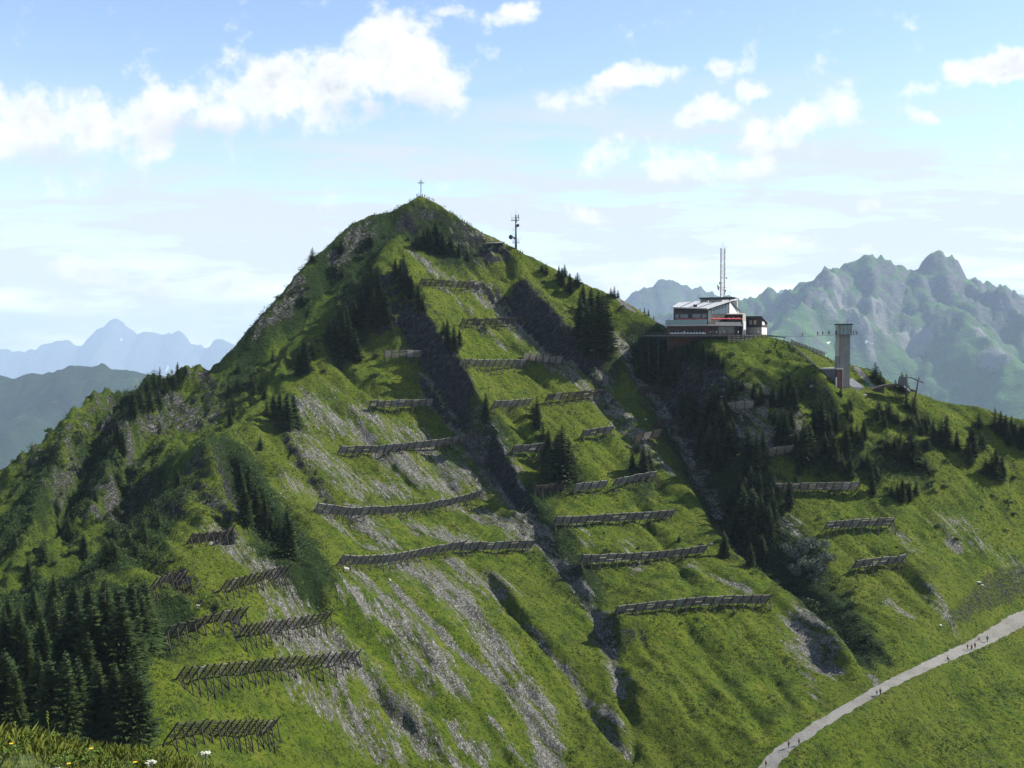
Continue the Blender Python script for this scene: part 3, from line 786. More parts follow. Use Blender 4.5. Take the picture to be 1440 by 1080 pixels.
def range_mesh(name, sil, D, depth_front, depth_back, mat, step, s1, s2, amp, nsc, seed, label, spurs=(), bottom=-700, rough=1.0, snows=(), screes=()):
    FS = 3.4 if D > 7000 else 2.6
    D *= FS; depth_front *= FS; depth_back *= FS; step *= FS; s2 = (s2[0] * FS, s2[1]); amp *= FS; nsc *= FS; bottom *= 2.6
    sil = [(p[0], p[1], (p[2] * FS if len(p) > 2 else D)) for p in sil]
    spurs = [([(a, b, d * FS) for a, b, d in pts], w_, up) for pts, w_, up in spurs]
    xs = np.array([(p[0] - 720) / FPX * (p[2] if len(p) > 2 else D) for p in sil])
    zs = np.array([P(p[0], p[1], (p[2] if len(p) > 2 else D))[2] for p in sil])
    ys = np.array([(p[2] if len(p) > 2 else D) for p in sil], float)
    x = np.arange(xs[0], xs[-1], step)
    y = np.arange(D - depth_front, D + depth_back, step * 1.2)
    A, B = np.meshgrid(x, y)
    cz = np.interp(A, xs, zs); cy = np.interp(A, xs, ys)
    cy = cy + fbm(A / (nsc * 2), A * 0 + seed, 3, seed=seed) * amp * .6
    dd = np.abs(B - cy)
    fall = np.where(dd < s2[0], dd * s1, s2[0] * s1 + (dd - s2[0]) * s2[1])
    Hh = cz - fall
    for pts, w_, up in spurs:
        L = [P(*p) for p in pts]
        best = np.full(A.shape, -1e9)
        for k in range(len(L) - 1):
            a, b = L[k], L[k + 1]
            dx, dy = b[0] - a[0], b[1] - a[1]; q = dx * dx + dy * dy
            t = np.clip(((A - a[0]) * dx + (B - a[1]) * dy) / q, 0, 1)
            d = np.hypot(A - a[0] - t * dx, B - a[1] - t * dy)
            best = np.maximum(best, a[2] + t * (b[2] - a[2]) - d * w_)
        Hh = np.maximum(Hh, best)
    grow = sstep(dd, 0, nsc * .8)
    r = fbm(A / nsc + seed, B / nsc, 6, 0.52, seed=seed, ridged=True)
    low = 1 - .62 * sstep(dd, s2[0] * 1.1, s2[0] * 3.2)
    Hh = Hh + (r - 0.45) * amp * (0.12 + grow) * low 
    Hh = Hh + fbm(A / (nsc * .16), B / (nsc * .3), 4, .55, seed=seed + 9, ridged=True) * amp * 0.30 * rough * low ** 1.5
    Hh = np.maximum(Hh, bottom + fbm(A / 400, B / 400, 3, seed=5) * 20)
    sx = np.gradient(Hh, x, axis=1); sy = np.gradient(Hh, y, axis=0)
    st = sstep(np.hypot(sx, sy), 0.55, 1.5)
    def mask(lst):
        M = np.zeros(A.shape)
        for (px, py, w_, h_) in lst:
            best = None
            for d in np.arange(D - depth_front, D + depth_back, step):
                X_, Y_, Z_ = P(px, py, d)
                i = np.searchsorted(x, X_); j = np.searchsorted(y, Y_)
                if 0 < i < len(x) and 0 < j < len(y) and Hh[j, i] > Z_:
                    best = (X_, Y_); break
            if best is None: continue
            sx_ = w_ / FPX * best[1]; sy_ = h_ / FPX * best[1]
            q = ((A - best[0]) / sx_) ** 2 + ((B - best[1]) / sy_) ** 2
            M = np.maximum(M, np.exp(-q * .7))
        return M
    o = grid_mesh(name, A, B, Hh, dict(steep=st, snow=mask(snows), scree=mask(screes)), mat)
    return tag(o, label, kind='structure')

mr = far_material('massif_ground', (0.050, 0.105, 0.026), (0.085, 0.085, 0.082), (0.02, 0.035, 0.015), 0.34, 0.66, 1.0, snow=1, rock_h=(-110, 90))
range_mesh('mountain_massif', [(700,520,3500),(860,470,3500),(960,440,3450),(1000,425,3450),(1040,420,3400),(1065,416,3400),(1082,411,3400),(1110,411,3350),(1135,404,3350),(1150,395,3300),(1168,388,3300),(1180,378,3250),(1200,372,3250),(1212,365,3250),(1222,362,3250),(1235,367,3250),(1248,371,3250),(1262,380,3250),(1278,383,3250),(1292,381,3250),(1297,372,3250),(1306,366,3250),(1322,363,3250),(1338,370,3250),(1346,380,3250),(1356,392,3250),(1376,398,3250),(1400,406,3300),(1420,413,3300),(1440,424,3300),(1500,450,3350),(1600,470,3400),(1750,520,3450)],
           3300, 1750, 900, mr, 9.0, 0.95, (230, 0.42), 95, 330, 3,
           'far hazy mountain massif with twin rocky summits and green lower slopes',
           spurs=[([(1285,384,3230),(1320,430,3000),(1380,478,2750),(1450,530,2450)], .8, 0), ([(1222,364,3240),(1235,420,3050),(1215,460,2850)], 1.0, 0),
                  ([(1180,380,3240),(1130,430,3000),(1085,470,2800)], .7, 0), ([(1350,388,3240),(1400,430,3020),(1470,470,2850)], .9, 0), ([(1320,364,3240),(1345,410,3080),(1365,440,2950)], 1.0, 0)],
           snows=[(1156,447,3.5,1.0),(1166,478,3,.8),(1220,472,2.6,.7),(1226,469.5,2,.7),(1178,458,2.4,.8)],
           screes=[(1185,430,9,60),(1200,440,8,60),(1215,450,8,60),(1240,460,12,40),(1165,425,8,40),(1400,500,20,40),(1290,470,30,25),(1385,470,10,40)])
mp = far_material('small_peak_ground', (0.035, 0.062, 0.02), (0.07, 0.068, 0.06), (0.02, 0.035, 0.015), 0.40, 0.75, 1.3, rock_h=(-50, 260))
range_mesh('mountain_peak', [(700,520),(790,470),(860,432),(888,416),(905,408),(917,404),(925,398),(937,395.5),(948,399),(960,404),(975,410),(985,409),(1000,417),(1030,432),(1080,450),(1160,480)],
           5000, 1900, 900, mp, 13.0, 0.85, (200, 0.45), 90, 420, 21, 'small pointed grey green peak behind the mountain restaurant')
ml = far_material('forest_hill_ground', (0.035, 0.066, 0.02), (0.07, 0.07, 0.06), (0.012, 0.026, 0.010), 0.75, 1.1, 0.4, forest=1.25)
range_mesh('forested_hill', [(-420,600),(-260,570),(-150,545),(-60,536),(0,534),(30,530),(60,530),(80,523),(98,518),(125,516),(150,517),(170,522),(195,527),(240,540),(320,565),(420,590),(520,610)],
           2600, 1500, 900, ml, 8.0, 0.50, (250, 0.42), 85, 380, 33, 'dark forested ridge in the haze behind the left skyline', rough=.5)
mf = far_material('distant_range_ground', (0.05, 0.07, 0.035), (0.10, 0.10, 0.095), (0.03, 0.05, 0.03), 0.15, 0.5, 2.5, snow=1)
range_mesh('distant_mountain_range', [(-420,500),(-200,490),(-60,484),(0,496),(18,500),(36,497),(55,489),(76,487),(95,480),(105,487),(118,490),(128,476),(143,463),(154,453),(163,450.5),(172,457),(184,464),(190,470),(200,466),(214,469),(226,475),(250,470),(260,476),(268,487),(286,493),(298,484),(312,477),(330,487),(350,500),(420,500),(560,520)],
           9000, 3200, 1500, mf, 26.0, 0.95, (330, 0.5), 240, 900, 44, 'pale blue jagged mountain range on the left horizon',
           snows=[(235,515,1.5,4),(262,516,1.5,5),(172,480,1.5,5)], rough=.6)
range_mesh('distant_peaks', [(900,455),(1040,430),(1080,415),(1092,412),(1100,405.5),(1108,412),(1130,415),(1200,430),(1300,440),(1395,428),(1415,416),(1428,412),(1450,418),(1520,425),(1700,450)],
           8200, 1500, 900, mf, 30.0, 0.8, (300, 0.5), 120, 700, 57, 'pale blue distant summits showing behind the right massif', rough=.6)

gm = simple_mat('valley_grass', (0.05, 0.085, 0.03), 0.95, 0.5, 0.002)
mb = MB(); mb.add([(-60000, -6000, -1870), (60000, -6000, -1870), (60000, 60000, -1870), (-60000, 60000, -1870)], [(0, 1, 2, 3)])
tag(mb.build('valley_ground', gm), 'hazy green valley floor far below the mountains', kind='structure')

# air
hz = bpy.data.materials.new('haze_air'); hz.use_nodes = True
hz.node_tree.nodes.remove(hz.node_tree.nodes['Principled BSDF'])
pv = hz.node_tree.nodes.new('ShaderNodeVolumePrincipled')
pv.inputs['Color'].default_value = (0.60, 0.75, 0.96, 1)
pv.inputs['Density'].default_value = 4.0e-5
pv.inputs['Anisotropy'].default_value = 0.0
hz.node_tree.links.new(pv.outputs[0], hz.node_tree.nodes['Material Output'].inputs['Volume'])
mb = MB(); mb.box((0, 16800, -560.5), (54000, 40400, 2621))
tag(mb.build('haze', hz), 'blue summer haze between the mountains', kind='stuff')

# ------------------------------------------------------------------ spruces
def leaf_mat(name, dark, light, scale=1.4):
    m = bpy.data.materials.new(name); m.use_nodes = True
    t = NT(m.node_tree); bs = m.node_tree.nodes['Principled BSDF']
    g = t.node('ShaderNodeTexCoord').outputs['Object']
    oi = t.node('ShaderNodeObjectInfo')
    n = t.noise(g, scale, 3, .7)
    c = t.mix(t.rng(n, .3, .7), dark, light)
    c = t.mix(t.math('MULTIPLY', oi.outputs['Random'], .45), c, tuple(x * y for x, y in zip(light, (1.0, .9, .8))))
    t.link(c, bs.inputs['Base Color']); bs.inputs['Roughness'].default_value = .7; bs.inputs['Specular IOR Level'].default_value = .2
    return m
SPRUCE = leaf_mat('spruce_needles', (0.014, 0.032, 0.009), (0.050, 0.080, 0.018))
ALDER = leaf_mat('alder_leaves', (0.014, 0.032, 0.007), (0.040, 0.070, 0.014))
WILLOW = leaf_mat('silver_willow_leaves', (0.045, 0.062, 0.045), (0.12, 0.145, 0.115))
BRIGHT = leaf_mat('bright_green_leaves', (0.06, 0.11, 0.01), (0.12, 0.18, 0.02))
BARK = simple_mat('bark', (0.06, 0.045, 0.032), 0.9, .4, 4.0, bump=.02)

def spruce_meshes(seed, whorls, br, width, detail, lopsided=0.0, bare=0.05):
    """unit-height spruce: trunk mesh and crown mesh of drooping sprays"""
    r = random.Random(seed)
    tr = MB()
    tr.bar((0, 0, -.04), (0, 0, .5), .016, 7, .009, cap=False); tr.bar((0, 0, .5), (0, 0, .985), .009, 6, .0015)
    cr = MB()
    for k in range(whorls):
        f = k / (whorls - 1)
        z = bare + (0.985 - bare) * (f ** 0.92)
        reach = width * ((1 - f) ** 0.82) * (0.80 + 0.28 * r.random()) + 0.008
        if f < .08: reach *= .82
        n = max(4, int(br * (1 - .45 * f)))
        off = r.random() * 7
        for i in range(n):
            a = off + 2 * PI * i / n + r.uniform(-.3, .3)
            L = reach * r.uniform(.66, 1.14) * (1 + lopsided * math.cos(a))
            if r.random() < .07: L *= .45
            ca, sa = math.cos(a), math.sin(a)
            up0 = .12 - .45 * (1 - f); z0 = z + r.uniform(-.012, .012)
            def pt(s):
                return Vector((ca * L * s, sa * L * s, z0 + L * (up0 * s - .30 * s * s * (1 - f) + .22 * s ** 3)))
            side = Vector((-sa, ca, 0))
            m = detail
            for j in range(m):
                s = .12 + .86 * (j + r.random() * .6) / m
                c = pt(s); d = (pt(min(1.0, s + .05)) - c).normalized()
                wl = L * (.42 * (1 - s) + .13) + .006
                for sgn in (-1, 1):
                    if r.random() < .06: continue
                    tip = c + side * sgn * wl * r.uniform(.7, 1.15) + d * wl * .55 + Vector((0, 0, -wl * r.uniform(.15, .5)))
                    b1 = c + d * wl * .28 + Vector((0, 0, .10 * wl)); b0 = c - d * wl * .22 - Vector((0, 0, .32 * wl))
                    cr.add([b0, tip, b1], [(0, 1, 2)])
                # hanging spray below the branch
                if j % 2 == 0:
                    h = wl * r.uniform(.5, 1.0)
                    cr.add([c - d * wl * .35, c + Vector((r.uniform(-.2, .2) * h, r.uniform(-.2, .2) * h, -h)), c + d * wl * .35], [(0, 1, 2)])
            e = pt(1.0); q = pt(.72)
            cr.add([q + side * .10 * L, q - side * .10 * L, e + (e - q) * .35], [(0, 1, 2)])
    cr.add([(.008, 0, .93), (-.006, .006, .93), (0, 0, 1.0)], [(0, 1, 2)]); cr.add([(0, .008, .94), (0, -.008, .94), (0, 0, 1.0)], [(0, 1, 2)])
    return tr.mesh('trunk', BARK), cr.mesh('crown', SPRUCE)

BIG = [spruce_meshes(1, 30, 12, .155, 7), spruce_meshes(2, 34, 11, .135, 7, .12), spruce_meshes(3, 28, 12, .175, 7, .08), spruce_meshes(4, 32, 12, .145, 7, -.1), spruce_meshes(14, 26, 12, .165, 7, .2)]
SML = [spruce_meshes(5, 20, 10, .22, 5), spruce_meshes(6, 18, 10, .26, 5, .15), spruce_meshes(7, 20, 9, .19, 5, -.1), spruce_meshes(8, 16, 10, .30, 5, .1)]

def leafball(seed, n, lobes, leaf):
    """unit shrub: leaf clumps on several lobes with gaps"""
    r = random.Random(seed); m = MB()
    cs = [(Vector((r.uniform(-.5, .5), r.uniform(-.5, .5), r.uniform(.18, .55))), r.uniform(.22, .42)) for _ in range(lobes)]
    for i in range(n):
        c, rad = cs[r.randrange(lobes)]
        v = Vector((r.gauss(0, 1), r.gauss(0, 1), r.gauss(0, 1) * .85)).normalized() * rad * (r.random() ** .35)
        p = c + v
        if p.z < 0: p.z = abs(p.z) * .4
        q = Euler((r.uniform(0, 6.3), r.uniform(0, 6.3), r.uniform(0, 6.3))).to_matrix()
        s = leaf * r.uniform(.6, 1.3)
        m.add([p + q @ Vector(u) * s for u in ((-1, 0, 0), (0, -.5, .1), (1, 0, 0), (0, .5, .1))], [(0, 1, 2, 3)])
    st = MB()
    for c, rad in cs:
        st.bar((c.x * .15, c.y * .15, -.05), c, .022, 5, .008)
    return st, m
SHR = []
for i, (n, lo, lf, mt) in enumerate([(420, 5, .085, ALDER), (360, 4, .09, ALDER), (900, 7, .06, WILLOW), (800, 6, .06, WILLOW), (420, 5, .08, BRIGHT)]):
    st, m = leafball(60 + i, n, lo, lf)
    SHR.append((st.mesh('stem', BARK), m.mesh('leaves', mt)))

ORD = ['', 'second', 'third', 'fourth', 'fifth', 'sixth', 'seventh', 'eighth', 'ninth', 'tenth', 'eleventh', 'twelfth', 'thirteenth', 'fourteenth', 'fifteenth', 'sixteenth']
def plant_tree(px, py, hpx, label, group, dmax=None, mesh=None, wide=1.0, name='spruce_tree', cat='tree', sink=.25):
    q = hit_or(px, py)
    if dmax and q.y > dmax:      # rooted nearer than the ground showing between the trees
        x, y, z = P(px, py, dmax); q = Vector((x, y, float(hxy(x, y))))
    h = hpx / FPX * q.y
    if mesh is None: mesh = rnd.choice(BIG if h > 9 else (BIG[:3] + SML if h > 6.5 else SML))
    o = empty(name, (q.x, q.y, q.z - sink), label, cat, group, rnd.uniform(0, 6.28))
    h *= rnd.uniform(.96, 1.06)
    wide *= rnd.uniform(1.55, 2.0) if h > 9 else rnd.uniform(1.45, 1.9)
    o.scale = (h * wide, h * wide, h)
    link_mesh(mesh[0].name.split('.')[0], mesh[0], o); link_mesh(mesh[1].name.split('.')[0], mesh[1], o)
    return o
def cluster(where, trees, kind='dark spruce', group=None, **kw):
    trees = sorted(trees, key=lambda t: t[0]); n = len(trees)
    for i, t in enumerate(trees):
        if n == 1: lab = 'lone %s %s' % (kind, where)
        elif i == 0: lab = 'leftmost %s %s' % (kind, where)
        elif i == n - 1: lab = 'rightmost %s %s' % (kind, where)
        else: lab = '%s %s from the left %s' % (ORD[i], kind, where)
        plant_tree(t[0], t[1], t[2], lab, group or ('spruces ' + where), **kw)

cluster('in the clump below the summit cross', [(585,349,20),(596,352,34),(605,356,36),(613,350,42),(622,356,34),(633,358,30),(645,361,22),(574,338,10),(601,338,22),(657,366,16)])
cluster('on the rib left of the topmost barrier', [(556,392,30),(563,402,38),(571,412,40),(578,420,36),(588,432,34),(567,384,26),(594,438,24)])
cluster('on the upper left rib', [(520,398,34),(531,430,56),(517,436,60),(541,458,58),(507,446,56),(526,464,60),(498,462,44),(536,440,40)])
cluster('low on the shaded left rib', [(481,482,58),(490,500,60),(471,492,52),(500,508,44),(462,482,34),(477,462,36),(512,420,40),(486,470,48)])
cluster('beside the gap left of the second barrier row', [(629,490,42),(638,493,38),(624,470,20),(646,488,28)])
cluster('on the crag above the pale scree', [(430,524,46),(420,528,34),(440,504,28),(427,500,24)])
cluster('on the dark knoll behind the spur peak', [(394,597,50),(404,603,55),(413,600,46),(385,590,40),(375,586,30),(366,634,22)])
cluster('in the hollow right of the spur peak', [(337,694,48),(349,722,64),(344,738,66),(359,742,68),(373,746,54),(380,752,40),(405,786,82)])
cluster('on the left skyline ridge', [(250,541,34),(242,546,28),(225,543,28),(217,548,28),(207,553,26),(232,552,24),(262,524,9),(198,560,26)])
cluster('on the dark cliff under the left ridge', [(198,580,32),(186,585,36),(165,626,40),(172,640,38),(210,575,30),(148,640,26),(222,572,28)])
cluster('in the rocky basin on the left', [(172,690,26),(134,706,24),(96,760,38),(60,792,34),(118,784,36),(40,824,40),(150,792,34),(80,722,24),(20,772,28),(204,764,26),(222,742,30),(190,786,30)], kind='small spruce')
cluster('in the front row of the forest at lower left', [(8,1012,100),(38,985,104),(72,1042,122),(95,1048,134),(112,1044,126),(140,1034,112),(163,1042,112),(183,1052,128),(195,1046,118),(125,1010,130),(22,1022,90),(55,1008,98)], kind='tall spruce')
cluster('in the middle row of the forest at lower left', [(60,950,98),(90,962,112),(110,966,124),(132,982,150),(150,965,150),(172,990,165),(28,930,84),(8,935,84),(78,930,90),(190,960,140)], kind='tall spruce')
cluster('in the back row of the forest at lower left', [(205,918,112),(198,922,98),(212,915,86),(186,902,96),(105,902,84),(125,892,80),(146,882,70),(48,882,62),(76,872,66),(12,902,66),(165,870,56)], kind='tall spruce')
cluster('beside the shaded dip in the middle of the face', [(683,594,42),(755,602,44),(764,618,28),(750,590,28)])
cluster('in the dark clump above the short weathered barriers', [(790,676,78),(784,668,62),(799,674,60),(775,664,42),(771,644,42),(806,676,40)])
cluster('above the right hand short barrier', [(905,672,48),(889,664,36),(913,664,34),(897,634,16)])
cluster('on the grass edge beside the ravine', [(1018,784,40)], kind='spruce')
cluster('low on the grass between two barrier rows', [(955,762,12)], kind='tiny spruce')
cluster('in the tall dark clump right of the shaded cliff', [(853,500,72),(846,500,80),(836,502,84),(826,494,72),(816,474,60),(831,454,50),(841,464,60),(820,442,42),(850,480,50)])
cluster('on the grass right of the steel mast', [(790,402,26),(801,412,30),(786,396,24),(812,402,20),(762,382,12),(768,386,16),(833,430,20),(847,434,24),(794,388,18)], kind='small spruce')
cluster('standing on the skyline ridge left of the restaurant', [(859,416,12),(864,417,16),(869,419,13)], kind='small spruce')
for_behind = [(900,452,20),(906,455,24),(912,458,24),(919,462,20),(926,466,14)]
for i, (px, py, hp) in enumerate(for_behind):
    x, y, z = P(px, py, 486 - i * 2); zz = float(hxy(x, y))
    h = z - zz + hp / FPX * y
    o = empty('spruce_tree', (x, y, zz - .2), ('leftmost', 'second', 'third', 'fourth', 'rightmost')[i] + (' spruce' if i in (0, 4) else ' spruce from the left') + ' peeping over the crest beside the restaurant', 'tree', 'spruces over the crest beside the restaurant', i * 1.3)
    o.scale = (h * 1.1, h * 1.1, h)
    ms = BIG[i % 4]; link_mesh('trunk', ms[0], o); link_mesh('crown', ms[1], o)
cluster('in the dark cleft left below the terrace', [(900,532,46),(909,524,48),(919,534,50),(929,524,44),(939,544,50),(896,506,28),(950,536,40),(914,500,28),(927,498,26)])
cluster('just below the restaurant terrace', [(960,500,22),(970,503,26),(979,503,24),(989,502,24),(1004,508,26),(1010,513,20),(1017,518,20),(982,514,22),(996,516,24)], kind='small spruce')
cluster('on the upper dark wall of the ravine', [(985,642,56),(998,652,60),(1010,660,58),(1025,642,52),(975,602,46),(995,602,50),(1014,612,50),(1030,622,40),(968,580,36),(1005,580,34)])
cluster('on the middle of the dark ravine wall', [(1051,660,62),(1064,664,60),(1073,654,48),(1040,702,42),(1056,704,50),(1068,700,40),(1046,680,44)])
cluster('at the dark foot of the ravine wall', [(1044,744,68),(1058,752,70),(1070,762,70),(1081,762,60),(1087,744,50),(1034,760,48),(1052,784,42),(1072,790,42),(1026,722,40)])
cluster('among the pale rocks above the ravine', [(1060,562,26),(1070,568,30),(1086,572,30),(1100,572,38),(1095,628,48),(1103,624,54),(1113,604,38),(1110,556,30),(1116,576,40),(1030,550,22),(1044,548,18)])
cluster('in the dense grove on the right slope', [(1130,654,64),(1138,648,54),(1155,612,60),(1146,618,50),(1165,622,46),(1160,644,38),(1176,606,36),(1190,640,46),(1171,656,50),(1150,588,30),(1120,640,36)])
cluster('scattered right of the dense grove', [(1195,672,36),(1184,666,30),(1205,624,32),(1215,618,30),(1227,696,38),(1197,616,26),(1212,660,24),(1232,676,26)], kind='small spruce')
gr_ = random.Random(77)
def sprinkle(n, x0, x1, y0, y1, h0, h1, seed):
    g_ = random.Random(seed); return [(g_.uniform(x0, x1), g_.uniform(y0, y1), g_.uniform(h0, h1)) for _ in range(n)]
cluster('thinly spread under the concrete tower', sprinkle(13, 1060, 1200, 545, 600, 12, 24, 5), kind='little spruce')
cluster('thinly spread between ramp and grove', sprinkle(13, 1200, 1330, 590, 640, 14, 26, 6), kind='little spruce')
cluster('thinly spread below the grove', sprinkle(12, 1110, 1300, 640, 690, 16, 28, 7), kind='little spruce')
cluster('among the alders low in the ravine', sprinkle(10, 1040, 1110, 690, 800, 30, 50, 8), kind='spruce')
cluster('in the upper ravine below the crag', sprinkle(12, 950, 1040, 560, 640, 26, 42, 9), kind='spruce')
cluster('high on the shaded left flank', sprinkle(9, 400, 520, 340, 450, 12, 22, 10), kind='little spruce')
cluster('along the dark foot of the left flank', sprinkle(10, 320, 400, 500, 600, 16, 30, 11), kind='small spruce')
cluster('in the shadowed trough left of the spur', sprinkle(12, 150, 260, 680, 790, 18, 34, 12), kind='small spruce')
cluster('in the clump above the lower right meadow', [(1269,706,38),(1262,702,26),(1278,704,28),(1288,694,20),(1254,698,20)], kind='bushy spruce')
cluster('in the group below the timber ramp', [(1280,656,58),(1291,654,34),(1271,648,34),(1258,642,30),(1301,662,22),(1266,626,22)])
cluster('below the leaning ramp posts', [(1236,582,24),(1250,588,28),(1285,582,28),(1274,574,18),(1244,600,20),(1262,596,22),(1296,600,20)], kind='small spruce')
cluster('in the group left of the right edge', [(1320,628,34),(1331,630,48),(1312,624,36),(1345,634,32),(1302,608,22),(1324,612,26)])
cluster('in the pair row near the right edge', [(1367,642,46),(1364,654,32),(1376,602,26),(1381,630,26)], kind='slim spruce')
cluster('in the stout dark group by the right edge', [(1400,672,46),(1409,674,38),(1394,670,36),(1386,668,26)], kind='stout spruce')
cluster('on the skyline at the right edge', [(1399,604,34),(1407,612,34),(1414,616,36),(1422,612,28),(1428,616,30),(1436,630,38),(1441,634,42),(1446,622,30),(1418,626,24)])
cluster('on the skyline right of the concrete tower', [(1231,534,26),(1238,540,20),(1243,543,14)])
cluster('behind the timber ramp', [(1259,546,14),(1268,550,28),(1275,552,18)])

# ------------------------------------------------------------------ shrubs
def shrub(px, py, wpx, label, group, k=None, squash=.75):
    q = hit_or(px, py); s = wpx / FPX * q.y
    o = empty('shrub', (q.x, q.y, q.z - .1), label, 'shrub', group, rnd.uniform(0, 6.28))
    o.scale = (s, s, s * squash)
    m = SHR[rnd.choice((0, 1)) if k is None else k]
    link_mesh('stem', m[0], o); link_mesh('leaves', m[1], o)
wl = sorted([(1108,778,20),(1120,790,24),(1135,775,26),(1150,772,24),(1162,790,22),(1140,800,26),(1125,808,22),(1155,806,20),(1142,818,16)])
for i, (px, py, wp) in enumerate(wl):
    shrub(px, py, wp, ('leftmost' if i == 0 else 'rightmost' if i == 8 else ORD[i] + ' from the left') + ' silvery willow bush beside the ravine', 'silvery willow bushes beside the ravine', 2 + i % 2, .9)
shrub(951, 640, 14, 'bright green bush beside the dark clump in mid slope', None, 4) if False else shrub(752, 642, 13, 'bright green bush below a short barrier beside dark spruces', None, 4)
reg = [('dotted on the grassy slope under the restaurant', 1020, 1150, 495, 560, 24, 7), ('scattered on the slope under the timber ramp', 1150, 1330, 585, 700, 46, 8), ('scattered on the meadow at the right edge', 1300, 1435, 640, 760, 16, 7),
       ('sprinkled over the grass right of the steel mast', 740, 900, 370, 470, 16, 6), ('growing below the lower barriers in the middle', 800, 1080, 730, 880, 16, 7), ('growing beside the ravine foot', 1120, 1220, 820, 920, 20, 12),
       ('on the shaded left flank of the peak', 350, 560, 330, 540, 40, 9), ('strewn over the rocky left basin', 10, 260, 600, 850, 55, 12), ('at the edge of the lower left forest', 10, 230, 850, 1060, 16, 12)]
for where, x0, x1, y0, y1, n, wp in reg:
    pos = [(rnd.uniform(x0, x1), rnd.uniform(y0, y1)) for _ in range(n)]
    pos = sorted([p for p in pos if hit(*p) is not None], key=lambda p: p[1])
    nbn = max(1, -(-len(pos) // 14)); per = -(-len(pos) // nbn)
    bands = [''] if nbn == 1 else ['uppermost ', 'lowermost '] if nbn == 2 else ['uppermost ', 'middle ', 'lowermost '] if nbn == 3 else ['uppermost ', 'upper middle ', 'lower middle ', 'lowermost '][:nbn]
    for bi in range(nbn):
        row = sorted(pos[bi * per:(bi + 1) * per])
        for i, (px, py) in enumerate(row):
            od = 'leftmost' if i == 0 else 'rightmost' if i == len(row) - 1 else ORD[i] + ' from left'
            shrub(px, py, wp * rnd.uniform(.6, 1.5), '%s %sdark shrub %s' % (od, (bands[bi].strip() + ' band ') if bands[bi] else '', where), 'shrubs ' + where)

# ------------------------------------------------------------------ ground cover nobody could count
def scatter(name, label, n, weight, size, quads, mat, seed, flat=.6, spread=1.0):
    r = np.random.default_rng(seed)
    xs = r.uniform(-222, 222, n * 6); ys = r.uniform(152, 548, n * 6)
    i = np.clip(np.searchsorted(gx, xs), 0, NX - 1); j = np.clip(np.searchsorted(gy, ys), 0, NY - 1)
    k = np.flatnonzero(r.random(n * 6) < weight[j, i])[:n]
    xs, ys = xs[k], ys[k]; zs = hxy(xs, ys); n = len(xs)
    s = size * r.uniform(.5, 1.5, n)
    m = n * quads
    cx = np.repeat(xs, quads); cy = np.repeat(ys, quads); cz = np.repeat(zs, quads); ss = np.repeat(s, quads)
    v = r.normal(size=(m, 3)); v /= np.linalg.norm(v, axis=1)[:, None]
    rad = r.random(m) ** .4
    c = np.stack([cx + v[:, 0] * rad * ss * spread, cy + v[:, 1] * rad * ss * spread, cz + np.abs(v[:, 2]) * rad * ss * flat], -1)
    a = r.normal(size=(m, 3)); a /= np.linalg.norm(a, axis=1)[:, None]
    b = np.cross(a, r.normal(size=(m, 3))); b /= np.linalg.norm(b, axis=1)[:, None]
    q = (ss * (1.6 / quads ** .5))[:, None]
    V = np.stack([c - a * q * .5, c + b * q * .28, c + a * q * .5, c - b * q * .28], 1).reshape(-1, 3)
    me = bpy.data.meshes.new(name)
    me.vertices.add(m * 4); me.vertices.foreach_set('co', V.astype(np.float32).ravel())
    me.loops.add(m * 4); me.loops.foreach_set('vertex_index', np.arange(m * 4, dtype=np.int32))
    me.polygons.add(m); me.polygons.foreach_set('loop_start', np.arange(0, m * 4, 4, dtype=np.int32))
    me.update(calc_edges=True); me.materials.append(mat)
    return tag(link_mesh(name, me), label, kind='stuff')
gn_ = fbm(GX / 14, GY / 14, 3, seed=200); gn2 = fbm(GX / 4, GY / 4, 2, seed=210)
open_ = (1 - sstep(M_scree, .25, .6)) * (1 - sstep(M_path, .1, .4))
TUFT = leaf_mat('grass_tufts', (0.030, 0.055, 0.006), (0.125, 0.140, 0.018), .5)
scatter('grass_tufts', 'grass tussocks covering the slopes', 110000, np.clip(open_ * (.35 + gn_ * .5), 0, 1) * .8, .42, 4, TUFT, 301, .45)
scatter('dwarf_scrub', 'low dark heath and bilberry scrub in patches', 34000, np.clip(open_ * (sstep(gn_ + gn2 * .5, .12, .42) * .55 + west * .35 + M_rock * .25), 0, 1), .62, 9, ALDER, 302, .7)
scatter('alder_scrub', 'dense dark alder scrub in the ravine and on the shaded flanks', 5200, np.clip(M_wood * 1.1 + west * sstep(gn_, .18, .4) * .35, 0, 1) * (1 - sstep(M_path, .1, .4)), 1.5, 46, ALDER, 303, 1.0)
rockw = np.clip(M_scree * 1.0 + M_rock * .3, 0, 1)
scatter('scree_stones', 'loose pale stones on the scree runs', 26000, rockw, .22, 3, STONE_, 304, .3) if False else None

